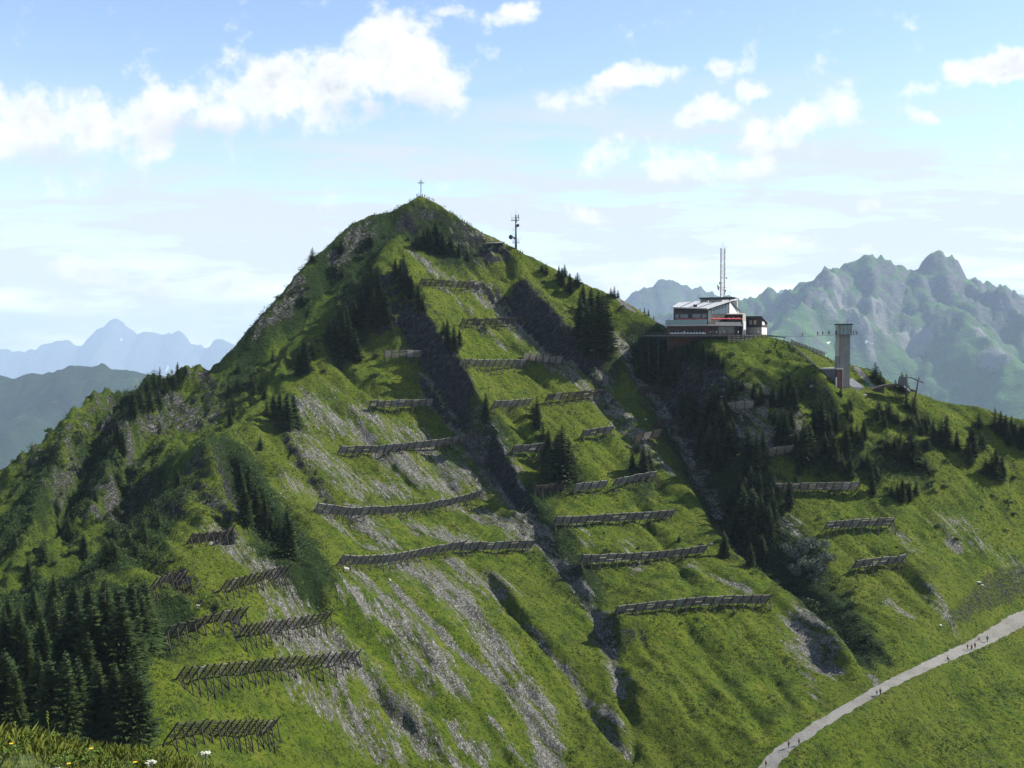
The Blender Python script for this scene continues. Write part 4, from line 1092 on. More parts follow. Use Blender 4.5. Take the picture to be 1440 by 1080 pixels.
# ------------------------------------------------------------------ avalanche barriers
WOODG = simple_mat('weathered_grey_timber', (0.17, 0.152, 0.13), .85, .45, 1.2)
WOODB = simple_mat('brown_timber', (0.050, 0.038, 0.029), .85, .45, 1.2)
WOODL = simple_mat('pale_bleached_timber', (0.21, 0.20, 0.185), .85, .35, 1.2)
STEELB = simple_mat('rusty_steel', (0.035, 0.026, 0.022), .7, .4, 3.0)
SB = blur(H, 5)
def barrier(pts, label, wood, bay=2.9, height=3.9, gap=0.44, group='timber avalanche barriers on the mountain face', logr=.13, lean=.62, girder=.14):
    base = []
    for px, py in pts:
        q = hit_or(px, py); base.append(q)
    L = [0]
    for a, b in zip(base, base[1:]): L.append(L[-1] + (b - a).to_2d().length)
    n = max(2, round(L[-1] / bay))
    nodes = []
    for i in range(n + 1):
        s = L[-1] * i / n
        k = min(max(np.searchsorted(L, s) - 1, 0), len(base) - 2)
        t = (s - L[k]) / max(L[k + 1] - L[k], 1e-6)
        p = base[k].lerp(base[k + 1], t); nodes.append(Vector((p.x, p.y, float(hxy(p.x, p.y)))))
    zz = [p.z for p in nodes]
    cf = np.polyfit(np.arange(n + 1), zz, 2 if n > 12 else 1); zz = [float(.9 * np.polyval(cf, i) + .1 * z_) for i, z_ in enumerate(zz)]
    for p, z_ in zip(nodes, zz): p.z = max(z_, p.z - 1.0)
    o3 = nodes[0]
    root = empty('avalanche_barrier', o3, label, 'avalanche barrier', group)
    fr = []
    ax = (nodes[-1] - nodes[0]); perp = Vector((ax.y, -ax.x, 0)).normalized()
    for p in nodes:
        e = 3
        g = Vector((float(hxy(p.x + e, p.y, SB) - hxy(p.x - e, p.y, SB)), float(hxy(p.x, p.y + e, SB) - hxy(p.x, p.y - e, SB)), 0)) / (2 * e)
        dn = (-g).normalized() if g.length > .05 else perp
        dn = (dn * .15 + perp * .85 + Vector((.35, 0, 0))).normalized()
        h = height * rnd.uniform(.95, 1.05)
        top = p + dn * h * lean + Vector((0, 0, h * .92))
        sm = float(hxy(p.x, p.y, SB))
        f0 = p - dn * .2 + Vector((0, 0, .15)); 
        fr.append((f0, top, dn))
    for i, (a, b, dn) in enumerate(fr):
        gd = a - dn * .3; gd.z = min(a.z, float(hxy(gd.x, gd.y))) - .2
        m = MB(); m.bar(gd - o3, a - o3, girder, 4); m.bar(a - o3 - (b - a) * .02, b - o3 + (b - a) * .06, girder, 4); m.build('girder', STEELB, root)
        mid = a.lerp(b, .72); foot = a + dn * (height * .72)
        foot.z = float(hxy(foot.x, foot.y)) - .15
        m = MB(); m.bar(foot - o3, mid - o3, .13, 4)
        if i % 2 == 0: m.bar(foot - o3, a.lerp(b, .35) - o3, .10, 4)
        m.build('post', STEELB, root)
    for i in range(n):
        a0, b0, d0 = fr[i]; a1, b1, d1 = fr[i + 1]
        m = MB(); k = max(3, int((b0 - a0).length / gap))
        for j in range(k):
            t = .16 + .84 * (j + .5) / k
            if rnd.random() < .04: continue
            p = a0.lerp(b0, t) - d0 * .12; q = a1.lerp(b1, t) - d1 * .12
            e = (q - p) * .04
            jz = Vector((0, 0, rnd.uniform(-.06, .06)))
            m.bar(p - e - o3 + jz, q + e - o3 + jz * -1, logr * rnd.uniform(.85, 1.15), 5)
        wd_ = wood if rnd.random() < .82 else (WOODL if wood is WOODG else WOODG)
        m.build('crossbeams', wd_, root)
    return root
G, Bn, Lw = WOODG, WOODB, WOODL
BL = [
 ([(588,405),(663,404)], 'highest barrier row on the peak, dark posts across bright grass below the spruces', Bn, {}),
 ([(646,457),(721,457)], 'second barrier row from the top, ending at the edge of the scree', Bn, {}),
 ([(648,516),(735,516)], 'left section of the long third row below the shaded gap', G, {}),
 ([(733,511),(789,512)], 'right section of the third row, resting on pale scree', G, {}),
 ([(540,507),(592,505)], 'short barrier left of the dark gully, under the rock rib', G, {}),
 ([(518,575),(606,572)], 'grey barrier left of the dark gully between short row and long row', G, dict(gap=.34)),
 ([(474,638),(652,625)], 'long grey barrier ending right at the foot of the dark gully', G, dict(gap=.34)),
 ([(440,718),(672,699)], 'longest grey barrier row crossing the pale scree', G, dict(gap=.33)),
 ([(473,796),(600,782),(648,777)], 'left part of the lowest long scree row, from its bent left end', G, dict(gap=.33)),
 ([(646,778),(746,771)], 'right part of the lowest long scree row, ending at the gully', G, dict(gap=.33)),
 ([(690,575),(742,572)], 'dull barrier left of the small conifer in mid face', G, {}),
 ([(766,567),(846,561)], 'barrier right of the leaning conifer, running onto scree', Bn, {}),
 ([(718,636),(764,631)], 'short barrier half hidden by the dark conifers', G, dict(gap=.34)),
 ([(816,615),(858,609)], 'short curved barrier on the grass ridge in mid face', G, dict(gap=.34)),
 ([(889,628),(925,622)], 'tall narrow barrier at the lower end of the scree strip', Bn, dict(height=4.8)),
 ([(917,602),(951,598)], 'barrier standing across the pale scree chute', Bn, dict(height=4.2)),
 ([(896,554),(930,551)], 'small dark barrier at the top of the pale scree chute', Bn, {}),
 ([(748,694),(790,688)], 'dark short barrier in the shade left of the bleached one', Bn, {}),
 ([(804,694),(849,687)], 'short bleached barrier, lightest of the three side by side', Lw, dict(gap=.32)),
 ([(860,690),(917,681)], 'short grey barrier right of the bleached one under conifers', G, dict(gap=.34)),
 ([(777,742),(943,728)], 'long barrier with straight top below the three short ones', G, dict(gap=.32)),
 ([(814,795),(989,779)], 'long barrier above the lowest one, pointing at the lone spruce', G, dict(gap=.32)),
 ([(862,869),(1076,850)], 'lowest long barrier on the bright grass near the path', G, dict(gap=.32)),
 ([(1023,580),(1059,578)], 'small pale barrier like a roof among rocks right of the ravine', Lw, dict(gap=.3)),
 ([(1078,644),(1114,638)], 'small barrier tucked behind spruces right of the ravine', G, dict(gap=.32)),
 ([(1086,697),(1204,690)], 'longest barrier right of the ravine', G, dict(gap=.32)),
 ([(1157,751),(1251,743)], 'middle barrier right of the ravine above the willow bushes', G, dict(gap=.32)),
 ([(1196,803),(1267,790)], 'lowest barrier right of the ravine', G, dict(gap=.32)),
 ([(261,766),(322,750)], 'small dark barrier under the spur peak at left', Bn, dict(bay=2.4)),
 ([(308,833),(398,812)], 'dark barrier right below the spur hollow with open frame', Bn, dict(bay=2.3, gap=.50, logr=.10, girder=.17)),
 ([(208,842),(252,826)], 'small dark barrier at the forest edge on the left', Bn, dict(bay=2.3, gap=.50, logr=.10, girder=.17)),
 ([(228,909),(338,884)], 'left half of the broken dark row beside the forest', Bn, dict(bay=2.3, gap=.50, logr=.10, girder=.17)),
 ([(334,899),(375,889),(456,878)], 'right half of the broken dark row, ending on pale scree', Bn, dict(bay=2.3, gap=.50, logr=.10, girder=.17)),
 ([(246,955),(375,942),(496,926)], 'longest dark row at lower left, below the broken row', Bn, dict(bay=2.3, gap=.50, logr=.10, girder=.17)),
 ([(233,1052),(300,1038),(379,1024)], 'lowest dark row at bottom left behind the flowers', Bn, dict(bay=2.3, gap=.50, logr=.10, girder=.17)),
]
for pts, lab, wd_, kw in BL:
    barrier(pts, lab, wd_, **kw)

# ------------------------------------------------------------------ materials of built things
def glass_mat(name, col, rough=.15):
    m = simple_mat(name, col, rough, .2, 2.0, spec=.6); return m
CONC = simple_mat('concrete', (0.17, 0.165, 0.155), .9, .2, .6, bump=.02)
CONCL = simple_mat('pale_concrete', (0.34, 0.33, 0.30), .9, .15, .6)
PLANKD = simple_mat('dark_cladding', (0.055, 0.046, 0.043), .85, .3, 1.5)
PLANKR = simple_mat('red_brown_cladding', (0.105, 0.055, 0.042), .85, .3, 1.5)
WHITE = simple_mat('white_paint', (0.62, 0.62, 0.60), .7, .06, 1.0)
CREAM = simple_mat('cream_cladding', (0.36, 0.34, 0.29), .8, .12, 1.0)
ROOFM = simple_mat('pale_sheet_metal', (0.42, 0.41, 0.385), .45, .12, .5, metal=.2)
DARKM = simple_mat('dark_metal', (0.035, 0.036, 0.042), .6, .25, 2.0)
GALV = simple_mat('galvanised_steel', (0.17, 0.17, 0.165), .5, .2, 2.0, metal=.4)
REDM = simple_mat('red_canvas', (0.34, 0.05, 0.05), .8, .15, 2.0)
REDP = simple_mat('red_lattice_paint', (0.24, 0.10, 0.085), .7, .2, 2.0)
GLASS = glass_mat('blue_window_glass', (0.045, 0.075, 0.10))
GLASST = glass_mat('teal_glass', (0.09, 0.17, 0.18))
TIMB = simple_mat('bleached_plank', (0.25, 0.215, 0.175), .85, .3, 1.0)
GREENP = simple_mat('green_board', (0.02, 0.10, 0.035), .7, .2, 2.0)
SLATE = simple_mat('blue_grey_paving', (0.085, 0.09, 0.10), .8, .2, 1.0)
STONE = simple_mat('pale_limestone', (0.40, 0.39, 0.36), .9, .3, 1.5, bump=.1)
REDBR = simple_mat('red_brown_door', (0.15, 0.05, 0.045), .7, .2, 1.0)

def Q(px, py, d): return Vector(P(px, py, d))
def foot(lst): return [P(px, 475, d)[:2] for px, d in lst]
def zat(py, d): return P(1000, py, d)[2]
class Part:
    """parts of a thing whose origin stands at o: geometry is given in world metres"""
    def __init__(s, o): s.o = o; s.off = Vector(o.location)
    def build(s, mb, name, mat, parent=None, label=None):
        mb.v = [tuple(Vector(v) - s.off) for v in mb.v]
        ob = mb.build(name, mat, parent or s.o)
        if label: ob['label'] = label
        return ob
def wallquad(a, b, z0, z1, thick, mb=None):
    """upright slab from a to b (x,y pairs) standing proud on the camera side"""
    mb = mb or MB()
    a = Vector((a[0], a[1], 0)); b = Vector((b[0], b[1], 0)); n = Vector((b.y - a.y, a.x - b.x, 0)).normalized()
    if n.y > 0: n = -n
    Z0 = z0 if isinstance(z0, tuple) else (z0, z0); Z1 = z1 if isinstance(z1, tuple) else (z1, z1)
    pts = [a, b, b + n * thick, a + n * thick]
    return mb.prism([(p.x, p.y) for p in pts], [Z0[0], Z0[1], Z0[1], Z0[0]], [Z1[0], Z1[1], Z1[1], Z1[0]])
def lerp2(a, b, t): return (a[0] + (b[0] - a[0]) * t, a[1] + (b[1] - a[1]) * t)

# ------------------------------------------------------------------ restaurant on the ridge
gz = float(hxy(*P(1000, 480, 455)[:2])) - .5
print('restaurant ground', gz)
ro = empty('mountain_restaurant', (*P(1000, 480, 455)[:2], gz), 'large dark clad restaurant with pale sheet metal roof on the ridge', 'building')
pt = Part(ro)
D0 = 440
A, B_, C_, D_, E_ = (938, 449), (996, 438), (1044, 441), (1047, 476), (948, 482)
z456, z458 = zat(456.5, 440), zat(458.5, 440)
pt.build(MB().prism(foot([A, B_, C_, D_, E_]), gz - 1.2, z458), 'lower_wall', PLANKR)
fa, fb, fc = foot([A])[0], foot([B_])[0], foot([C_])[0]
for i in range(5):
    w0, w1 = lerp2(fb, fc, .30 + i * .09), lerp2(fb, fc, .30 + i * .09 + .08)
    pt.build(wallquad(w0, w1, zat(469.5, 440), zat(459.5, 440), .06), 'window', GLASS)
pt.build(wallquad(lerp2(fb, fc, .02), lerp2(fb, fc, .24), zat(470, 438), zat(459, 438), .06), 'entrance', DARKM)
pt.build(wallquad(lerp2(fb, fc, .78), lerp2(fb, fc, .98), zat(470, 440), zat(459, 440), .06), 'entrance', DARKM)
for i in range(4):
    pt.build(wallquad(lerp2(fa, fb, .08 + i * .22), lerp2(fa, fb, .22 + i * .22), zat(468, 444), zat(462, 444), .05), 'window', DARKM)
pt.build(MB().prism(foot([(934, 447), (995, 433.5), (1044.5, 436.5), (1047.6, 477), (944, 486)]), z458 + .01, z456), 'balcony_slab', CONCL)
ga, gb = foot([(936, 446.6)])[0], foot([(994, 434)])[0]
pt.build(wallquad(ga, gb, z456 + .01, zat(449.5, 440), .05), 'glass_railing', GLASST)
pt.build(wallquad(foot([(1006, 434.4)])[0], foot([(1042, 436.6)])[0], z456 + .01, zat(452.8, 436), .15), 'parapet', CREAM)
UA, UB, UC, UD, UE = (947, 453), (996, 442), (1025, 453), (1036, 478), (956, 484)
ztop = [zat(432.8, 453), zat(434, 442), zat(423.5, 453), zat(421.5, 478), zat(426.5, 484)]
pt.build(MB().prism(foot([UA, UB, UC, UD, UE]), z456 + .01, [z - .45 for z in ztop]), 'upper_wall', PLANKD)
ua, ub, uc = foot([UA])[0], foot([UB])[0], foot([UC])[0]
for t0, t1 in ((.05, .16), (.2, .42), (.55, .78), (.82, .95)):
    pt.build(wallquad(lerp2(ua, ub, t0), lerp2(ua, ub, t1), zat(447, 446), zat(441.5, 446), .05), 'window', GLASS)
for i in range(6):
    t0 = .14 + i * .14
    pt.build(wallquad(lerp2(ub, uc, t0), lerp2(ub, uc, t0 + .1), zat(442, 446), zat(433.5 - i * 1.3, 446), .05), 'window', GLASS)
rp = [Q(944.5, 431.6, 451), Q(994.5, 433.2, 439), Q(1029, 421.6, 451), Q(1038, 419.8, 480), Q(955, 424.8, 486)]
m = MB(); n = 5
m.add([p for p in rp] + [p - Vector((0, 0, .5)) for p in rp], [(0, 1, 2, 3, 4), (9, 8, 7, 6, 5)] + [(i, i + 5, (i + 1) % 5 + 5, (i + 1) % 5) for i in range(5)])
roof = pt.build(m, 'roof', ROOFM)
m = MB()
for t in (.25, .5, .75):
    a = rp[0].lerp(rp[1], t); b = rp[4].lerp(rp[3], t); m.bar(a + Vector((0, 0, .08)), b + Vector((0, 0, .08)), .12, 4)
pt.build(m, 'roof_seam', DARKM, roof)
m = MB(); c = Q(977.5, 431.5, 447); m.box(c, (1.4, 1.4, 1.9)); pt.build(m, 'chimney', DARKM, roof)
m = MB(); m.box(Q(1006, 424.5, 470), (5, 3, 1.4)); m.box(Q(990, 424.5, 474), (3, 2, 1.0)); pt.build(m, 'roof_unit', GALV, roof)
# rear block with the dark fascia
pt.build(MB().prism(foot([(985, 486), (1031, 479.5), (1037, 492), (990, 498)]), zat(440, 486), zat(420.6, 486)), 'rear_wall', CREAM)
pt.build(MB().prism(foot([(983, 484), (1032.5, 477), (1039, 494), (988, 500)]), zat(420.5, 484), zat(418.4, 484)), 'rear_roof', DARKM)
# white gable on the right with its sloping verge
g0, g1 = foot([(1025.6, 453.4)])[0], foot([(1038.5, 468)])[0]
pt.build(MB().prism([g0, g1, (g1[0] - .3, g1[1] + 4), (g0[0] - .3, g0[1] + 4)], zat(441, 455), [zat(422.6, 453.4), zat(437.5, 468), zat(437.5, 468), zat(422.6, 453.4)]), 'gable_wall', WHITE)
m = MB(); m.bar(Q(1026, 421.6, 452.6), Q(1040, 437.6, 467), .35, 4); pt.build(m, 'verge', DARKM)
pt.build(MB().prism(foot([(995.6, 436.8), (999.8, 436.9), (999.8, 441), (995.6, 441)]), zat(453, 438), zat(436.5, 438)), 'pillar', CONCL)
# porch wing on the right of the balcony
pt.build(MB().prism(foot([(1024, 440.5), (1043, 441), (1046, 452), (1026, 456)]), z456 + .01, [zat(442.6, 441)] * 2 + [zat(441, 452)] * 2), 'porch_wall', PLANKD)
pt.build(MB().prism(foot([(1020, 438), (1044.5, 438.5), (1048, 456), (1024, 458)]), [zat(442.5, 438)] * 2 + [zat(440.8, 452)] * 2, [zat(441.7, 438)] * 2 + [zat(440, 452)] * 2), 'porch_roof', TIMB)
pt.build(MB().prism(foot([(1044.2, 438.6), (1048.5, 440), (1048.5, 452), (1044.2, 452)]), gz - 3, zat(442, 440)), 'end_wall', CREAM)
pt.build(MB().prism(foot([(1045.4, 438.1), (1048.8, 438.9), (1048.8, 439.1), (1045.4, 438.4)]), zat(463.5, 438.5), zat(452, 438.5)), 'banner', WHITE)
# annex
ann = [(1049, 449), (1071, 441), (1078.5, 450), (1056, 462)]
pt.build(MB().prism(foot(ann), gz - 4, zat(460.5, 446)), 'annex_base', CREAM)
za = [zat(446.4, 449), zat(446.4, 441), zat(455.5, 450), zat(455.5, 462)]
pt.build(MB().prism(foot(ann), zat(460.4, 446), za), 'annex_wall', PLANKD)
rf = [(1047.5, 447.5), (1071.2, 438.5), (1079.6, 449), (1056, 464)]
pt.build(MB().prism(foot(rf), [z + .02 for z in za], [z + .5 for z in za]), 'annex_roof', DARKM)
aa, ab, ac = foot([ann[0]])[0], foot([ann[1]])[0], foot([ann[2]])[0]
for t0, t1 in ((.2, .38), (.5, .66)):
    f = pt.build(wallquad(lerp2(aa, ab, t0), lerp2(aa, ab, t1), zat(456.5, 446), zat(450.5, 446), .06), 'window', CREAM)
pt.build(wallquad(lerp2(ab, ac, .1), lerp2(ab, ac, .5), zat(457, 444), zat(452.5, 444), .06), 'window', WHITE)
pt.build(wallquad(lerp2(ab, ac, .05), lerp2(ab, ac, .9), zat(470, 444), zat(461, 444), .05), 'door', WHITE)

# sun terrace deck on stilts
zd1, zd0 = zat(470.9, 436), zat(472.3, 436)
to = empty('terrace_deck', (*P(960, 480, 440)[:2], gz), 'long dark timber sun terrace jutting over the slope before the restaurant', 'terrace')
tp = Part(to)
tp.build(MB().prism(foot([(905, 447), (940, 437), (1023, 430), (1046, 431), (1080, 436), (1080, 441), (996, 441), (938, 452), (925, 455)]), zd0, zd1), 'deck', simple_mat('deck_boards', (0.12, 0.105, 0.09), .8, .3, .8))
m = MB(); pr = [Q(905, 471, 447), Q(940, 471, 437.3), Q(1023, 471, 430.3)]
for a, b in zip(pr, pr[1:]):
    a.z = b.z = zd0 - .25; m.bar(a, b, .28, 4)
tp.build(m, 'edge_beam', DARKM)
m = MB()
for a, b in zip(pr, pr[1:]):
    for hgt in (.55, 1.05):
        m.bar(Vector((a.x, a.y, zd1 + hgt)), Vector((b.x, b.y, zd1 + hgt)), .025, 4)
    k = int((b - a).length / 2)
    for i in range(k + 1):
        p = a.lerp(b, i / k); m.bar((p.x, p.y, zd1), (p.x, p.y, zd1 + 1.05), .03, 4)
tp.build(m, 'railing', GALV)
for i, (px, d) in enumerate([(912, 447), (926, 443), (940, 440), (955, 439), (970, 437.5), (985, 436), (1000, 435), (1015, 434)]):
    x, y, _ = P(px, 475, d); m = MB(); g_ = float(hxy(x, y)) - .5
    m.bar((x, y, g_), (x, y, zd0), .18, 6); m.bar((x, y + 3, min(g_, zd0 - 1)), (x, y, zd0 - .1), .1, 4); tp.build(m, 'support', DARKM)

# furniture and parasols
def parasol_mesh():
    a = MB().bar((0, 0, 0), (0, 0, 2.5), .035, 6)
    c = MB(); n = 8; top = (0, 0, 2.75)
    rim = [(1.75 * math.cos(2 * PI * i / n), 1.75 * math.sin(2 * PI * i / n), 2.25) for i in range(n)]
    low = [(x, y, 2.05) for x, y, z in rim]
    c.add([top] + rim + low, [(0, i + 1, (i + 1) % n + 1) for i in range(n)] + [(i + 1, i + 1 + n, (i + 1) % n + 1 + n, (i + 1) % n + 1) for i in range(n)])
    return a.mesh('pole', GALV), c.mesh('canopy', REDM)
PM = parasol_mesh()
pl = [956, 964, 972, 981, 989, 1003, 1010, 1017, 1024, 1031, 1038]
for i, px in enumerate(pl):
    d = 448 - (px - 940) * .17 if px < 996 else 437.8
    x, y, _ = P(px, 450, d)
    lab = ('leftmost red parasol on the restaurant balcony', 'second red parasol from the left on the balcony', 'third red parasol from the left on the balcony', 'red parasol fourth from the left, before the chimney', 'red parasol just left of the pale pillar', 'red parasol just right of the pale pillar',
           'second red parasol right of the pale pillar', 'third red parasol right of the pale pillar', 'fourth red parasol right of the pale pillar', 'red parasol next to the end one above the cream parapet', 'rightmost red parasol above the cream parapet')[i]
    o = empty('parasol', (x, y, z456), lab, 'parasol', 'red parasols on the restaurant balcony', i * .3)
    link_mesh('pole', PM[0], o); link_mesh('canopy', PM[1], o)
tt = MB().box((0, 0, .74), (1.7, 1.1, .06)).mesh('tabletop', WHITE)
tc_ = MB().prism([(-.9, -.6), (.9, -.6), (.9, .6), (-.9, .6)], .48, .705).mesh('cloth', WHITE)
lg = MB().bar((0, 0, 0), (0, 0, .5), .05, 5).mesh('leg', DARKM)
bk = MB().box((0, 0, .45), (.45, .45, .05)).box((0, .2, .75), (.45, .04, .55)).mesh('seat', WHITE)
cl = MB()
for a, b in ((-.2, -.2), (.2, -.2), (.2, .2), (-.2, .2)): cl.bar((a, b, 0), (a, b, .43), .02, 4)
cl = cl.mesh('legs', GALV)
for i in range(11):
    px = 945 + i * 4.4; d = 441.8 - i * .75
    x, y, _ = P(px, 470, d)
    o = empty('patio_table', (x, y, zd1), '%s white clothed table %son the lower sun terrace' % ('leftmost' if i == 0 else 'rightmost' if i == 10 else ORD[i], '' if i in (0, 10) else 'from the left '), 'table', 'white tables on the sun terrace')
    link_mesh('tabletop', tt, o); link_mesh('cloth', tc_, o)
    for sx in (-.6, .6): link_mesh('leg', lg, o, (sx, 0, 0))
    for s, ry in ((-1, PI), (1, 0)):
        c_ = empty('garden_chair', (x + s * .25, y + s * .95, zd1), 'white garden chair at the %s side of the %s terrace table' % ('near' if s < 0 else 'far', 'leftmost' if i == 0 else 'rightmost' if i == 10 else ORD[i]), 'chair', 'white chairs on the sun terrace', ry)
        link_mesh('seat', bk, c_); link_mesh('legs', cl, c_)

# ------------------------------------------------------------------ masts and cross
x, y, _ = P(1016, 420, 487); zb = zat(420.6, 486) - .1; ztp = zat(349, 487)
mo = empty('lattice_mast', (x, y, zat(418.4, 484)), 'tall red and white lattice radio mast rising from the restaurant roof', 'mast'); mp_ = Part(mo)
m = MB(); zb = zat(418.4, 484)
cr_ = [(x - .85, y - .8), (x + .85, y - .8), (x + .85, y + .8), (x - .85, y + .8)]
for a, b in cr_: m.bar((a, b, zb), (a, b, ztp), .13, 4)
mp_.build(m, 'legs', REDP)
m = MB(); k = 17
for i in range(k):
    z0 = zb + (ztp - zb) * i / k; z1 = zb + (ztp - zb) * (i + 1) / k
    for j in range(4):
        a, b = cr_[j], cr_[(j + 1) % 4]
        m.bar((*a, z0), (*b, z0), .075, 4); m.bar((*(a if (i + j) % 2 else b), z0), (*(b if (i + j) % 2 else a), z1), .07, 4)
mp_.build(m, 'bracing', WHITE)
m = MB().bar((x, y, ztp), (x, y, ztp + 3.8), .06, 5, .03); m.bar((x + .3, y, ztp + .5), (x + 2.3, y, ztp + .5), .06, 4); mp_.build(m, 'antenna', GALV)
for dx, py, s in ((-1.9, 405, .8), (-2.2, 402, .5), (1.7, 391, .45), (-1.4, 398, .5), (1.2, 409, .5)):
    z = zat(py, 487); m = MB().bar((x, y, z), (x + dx, y - .4, z), .05, 4); m.lathe([(s * .4, -s), (s * .5, 0), (s * .35, s)], 7, (x + dx, y - .4, z)); mp_.build(m, 'antenna', GALV)
m = MB()
for py in (391, 404.5, 408): m.bar((x - 2.6, y - .9, zat(py, 487)), (x + 2.2, y - .9, zat(py, 487)), .06, 4)
mp_.build(m, 'crossarm', GALV)
for px, p0, p1, lab in ((1026.5, 419, 398, 'thin whip aerial on the roof right of the lattice mast'), (982.5, 419, 413, 'short whip aerial at the left roof corner')):
    a = Q(px, p0, 484); tag(MB().bar((0, 0, 0), (0, 0, (p0 - p1) / FPX * 484), .07, 5, .04).build('roof_aerial', GALV, None, (a.x, a.y, zat(418.6, 484))), lab, 'aerial', 'aerials on the restaurant roof')

q = hit_or(725.5, 349); q = q if q.y > 480 else Vector((*P(725.5, 349, 511)[:2], float(hxy(*P(725.5, 349, 511)[:2]))))
S = q.y / FPX
so = empty('radio_mast', (q.x, q.y, q.z - 1), 'grey tubular steel radio mast with dishes on the right ridge of the peak', 'mast'); spt = Part(so)
def SZ(py): return P(725.5, py, q.y)[2]
spt.build(MB().bar((q.x, q.y, q.z - 1.2), (q.x, q.y, SZ(302)), .62, 10, .38), 'pole', GALV)
for i, (py, wd) in enumerate(((310, 6.2), (341.5, 5.4))):
    z = SZ(py); w = wd * S * .95 / 2 * 2
    m = MB(); r_ = w
    m.box((q.x - (.4 if i == 0 else 0), q.y, z), (2 * r_ * .95, 2.0, .14))
    pf = spt.build(m, 'platform', GALV)
    m = MB()
    for a, b in ((-1, -1), (1, -1), (1, 1), (-1, 1), (0, -1), (0, 1)):
        m.bar((q.x + a * r_ * .9 - .2, q.y + b * .9, z), (q.x + a * r_ * .9 - .2, q.y + b * .9, z + 1.4), .05, 4)
    for hh in (.7, 1.35):
        for b in (-.9, .9): m.bar((q.x - r_ * .9 - .2, q.y + b, z + hh), (q.x + r_ * .9 - .2, q.y + b, z + hh), .04, 4)
    spt.build(m, 'railing', GALV, pf)
def dish(px, py, r_):
    c = Vector(P(px, py, q.y)); m = MB()
    q_ = Vector((-.5, -.8, 0)).to_track_quat('Z', 'Y'); pts = MB().lathe([(r_, 0), (r_, .5), (r_ * .6, .75), (.1, .85)], 12)
    m.add([c + q_ @ Vector(v) for v in pts.v], pts.f, True); m.bar(c, (q.x, q.y, c.z), .09, 4); return m
spt.build(dish(718.8, 333.5, 1.05), 'dish', DARKM); spt.build(dish(728.6, 317, .75), 'dish', DARKM); spt.build(dish(724, 335, .5), 'dish', DARKM)
m = MB()
for px, p0, p1 in ((719.6, 311, 300), (721.5, 336, 320), (728.8, 310, 299), (725.5, 303, 294), (722.5, 343, 330), (731, 343, 334)): m.bar(P(px, p0, q.y), P(px, p1, q.y), .06, 4)
m.bar(P(716, 327, q.y), P(722.5, 329, q.y), .05, 4); m.bar(P(716, 330.5, q.y), P(722.5, 328, q.y), .04, 4); m.bar(P(721.5, 334, q.y), (q.x, q.y, SZ(334)), .08, 4)
m.box(P(728.9, 304.5, q.y), (.5, .4, 1.6)); spt.build(m, 'antenna', GALV)

xs_, ys_, _ = P(592, 272, 530)
zs_ = float(hxy(xs_, ys_)); k = 530 / FPX
co = empty('summit_cross', (xs_, ys_, zs_), 'dark wooden summit cross on top of the peak', 'cross'); cp = Part(co)
htop = P(592, 253, 530)[2]
cp.build(MB().box((xs_, ys_, (zs_ - .4 + htop) / 2), (.34, .30, htop - zs_ + .4)), 'upright', WOODB)
zc = P(592, 257.2, 530)[2]
cp.build(MB().box((xs_, ys_ - .01, zc), (3.2, .24, .30)), 'crossbar', WOODB)
m = MB(); r_ = .8
for i in range(12):
    t0, t1 = 2 * PI * i / 12, 2 * PI * (i + 1) / 12
    m.bar((xs_ + r_ * math.cos(t0), ys_ - .2, zc + r_ * math.sin(t0)), (xs_ + r_ * math.cos(t1), ys_ - .2, zc + r_ * math.sin(t1)), .05, 4)
m.bar((xs_, ys_ - .02, htop - .1), (xs_, ys_ - .02, htop + .9), .05, 4)
cp.build(m, 'ornament', DARKM)
cp.build(MB().lathe([(1.1, -.6), (.9, .2), (.4, .5)], 8, (xs_, ys_, zs_)), 'cairn', STONE)

# plank roof of the little shelter under the right ridge
q = hit_or(697, 350)
ho = empty('plank_shelter', (q.x, q.y, q.z), 'small plank roofed shelter dug into the slope below the steel mast', 'shelter'); hp = Part(ho)
s = q.y / FPX
a = q + Vector((-4.2, -1.0, 2.3)); b = q + Vector((4.0, -1.0, 2.5)); c = q + Vector((4.3, 3.2, 3.4)); d = q + Vector((-3.9, 3.2, 3.1)); up = Vector((0, 0, .25))
hp.build(MB().hexa([a, b, c, d, a + up, b + up, c + up, d + up]), 'roof', WOODG)
hp.build(MB().box(q + Vector((0, 2.6, .6)), (7.2, .3, 4.4)), 'back_wall', WOODB)
for dx in (-3.6, 0, 3.4):
    hp.build(MB().bar(q + Vector((dx, -.8, -1.5)), q + Vector((dx, -.8, 2.35)), .14, 5), 'post', WOODB)
hp.build(MB().bar(q + Vector((3.2, -1.2, .6)), q + Vector((7.6, -2.5, -2.6)), .16, 4), 'brace', WOODG)

# ------------------------------------------------------------------ lift tower with viewing cabin, station hut
q = hit_or(1186, 545)
TD = q.y
def T(px, py, dd=0): return Vector(P(px, py, TD + dd))
to_ = empty('viewing_tower', (T(1187, 545).x, TD, q.z), 'tall square concrete tower with glazed cabin on top, beside the ridge path', 'tower'); tpt = Part(to_)
w_ = 14.2 / FPX * TD
x0, x1 = T(1181.3, 500).x, T(1195.3, 500).x
tpt.build(MB().prism([(x0, TD), (x1, TD), (x1, TD + w_), (x0, TD + w_)], q.z - 3, T(1187, 470.5).z), 'shaft', CONC)
xl = T(1178, 500).x
tpt.build(MB().prism([(xl, TD + .6), (x0 - .02, TD + .6), (x0 - .02, TD + 3.4), (xl, TD + 3.4)], T(1187, 501).z, T(1187, 456.5).z), 'stair_strip', CREAM)
tpt.build(MB().prism([(xl - .1, TD + .3), (x0 - .02, TD + .3), (x0 - .02, TD + 3.2), (xl - .1, TD + 3.2)], q.z - 2, T(1187, 501.2).z), 'duct', CONC)
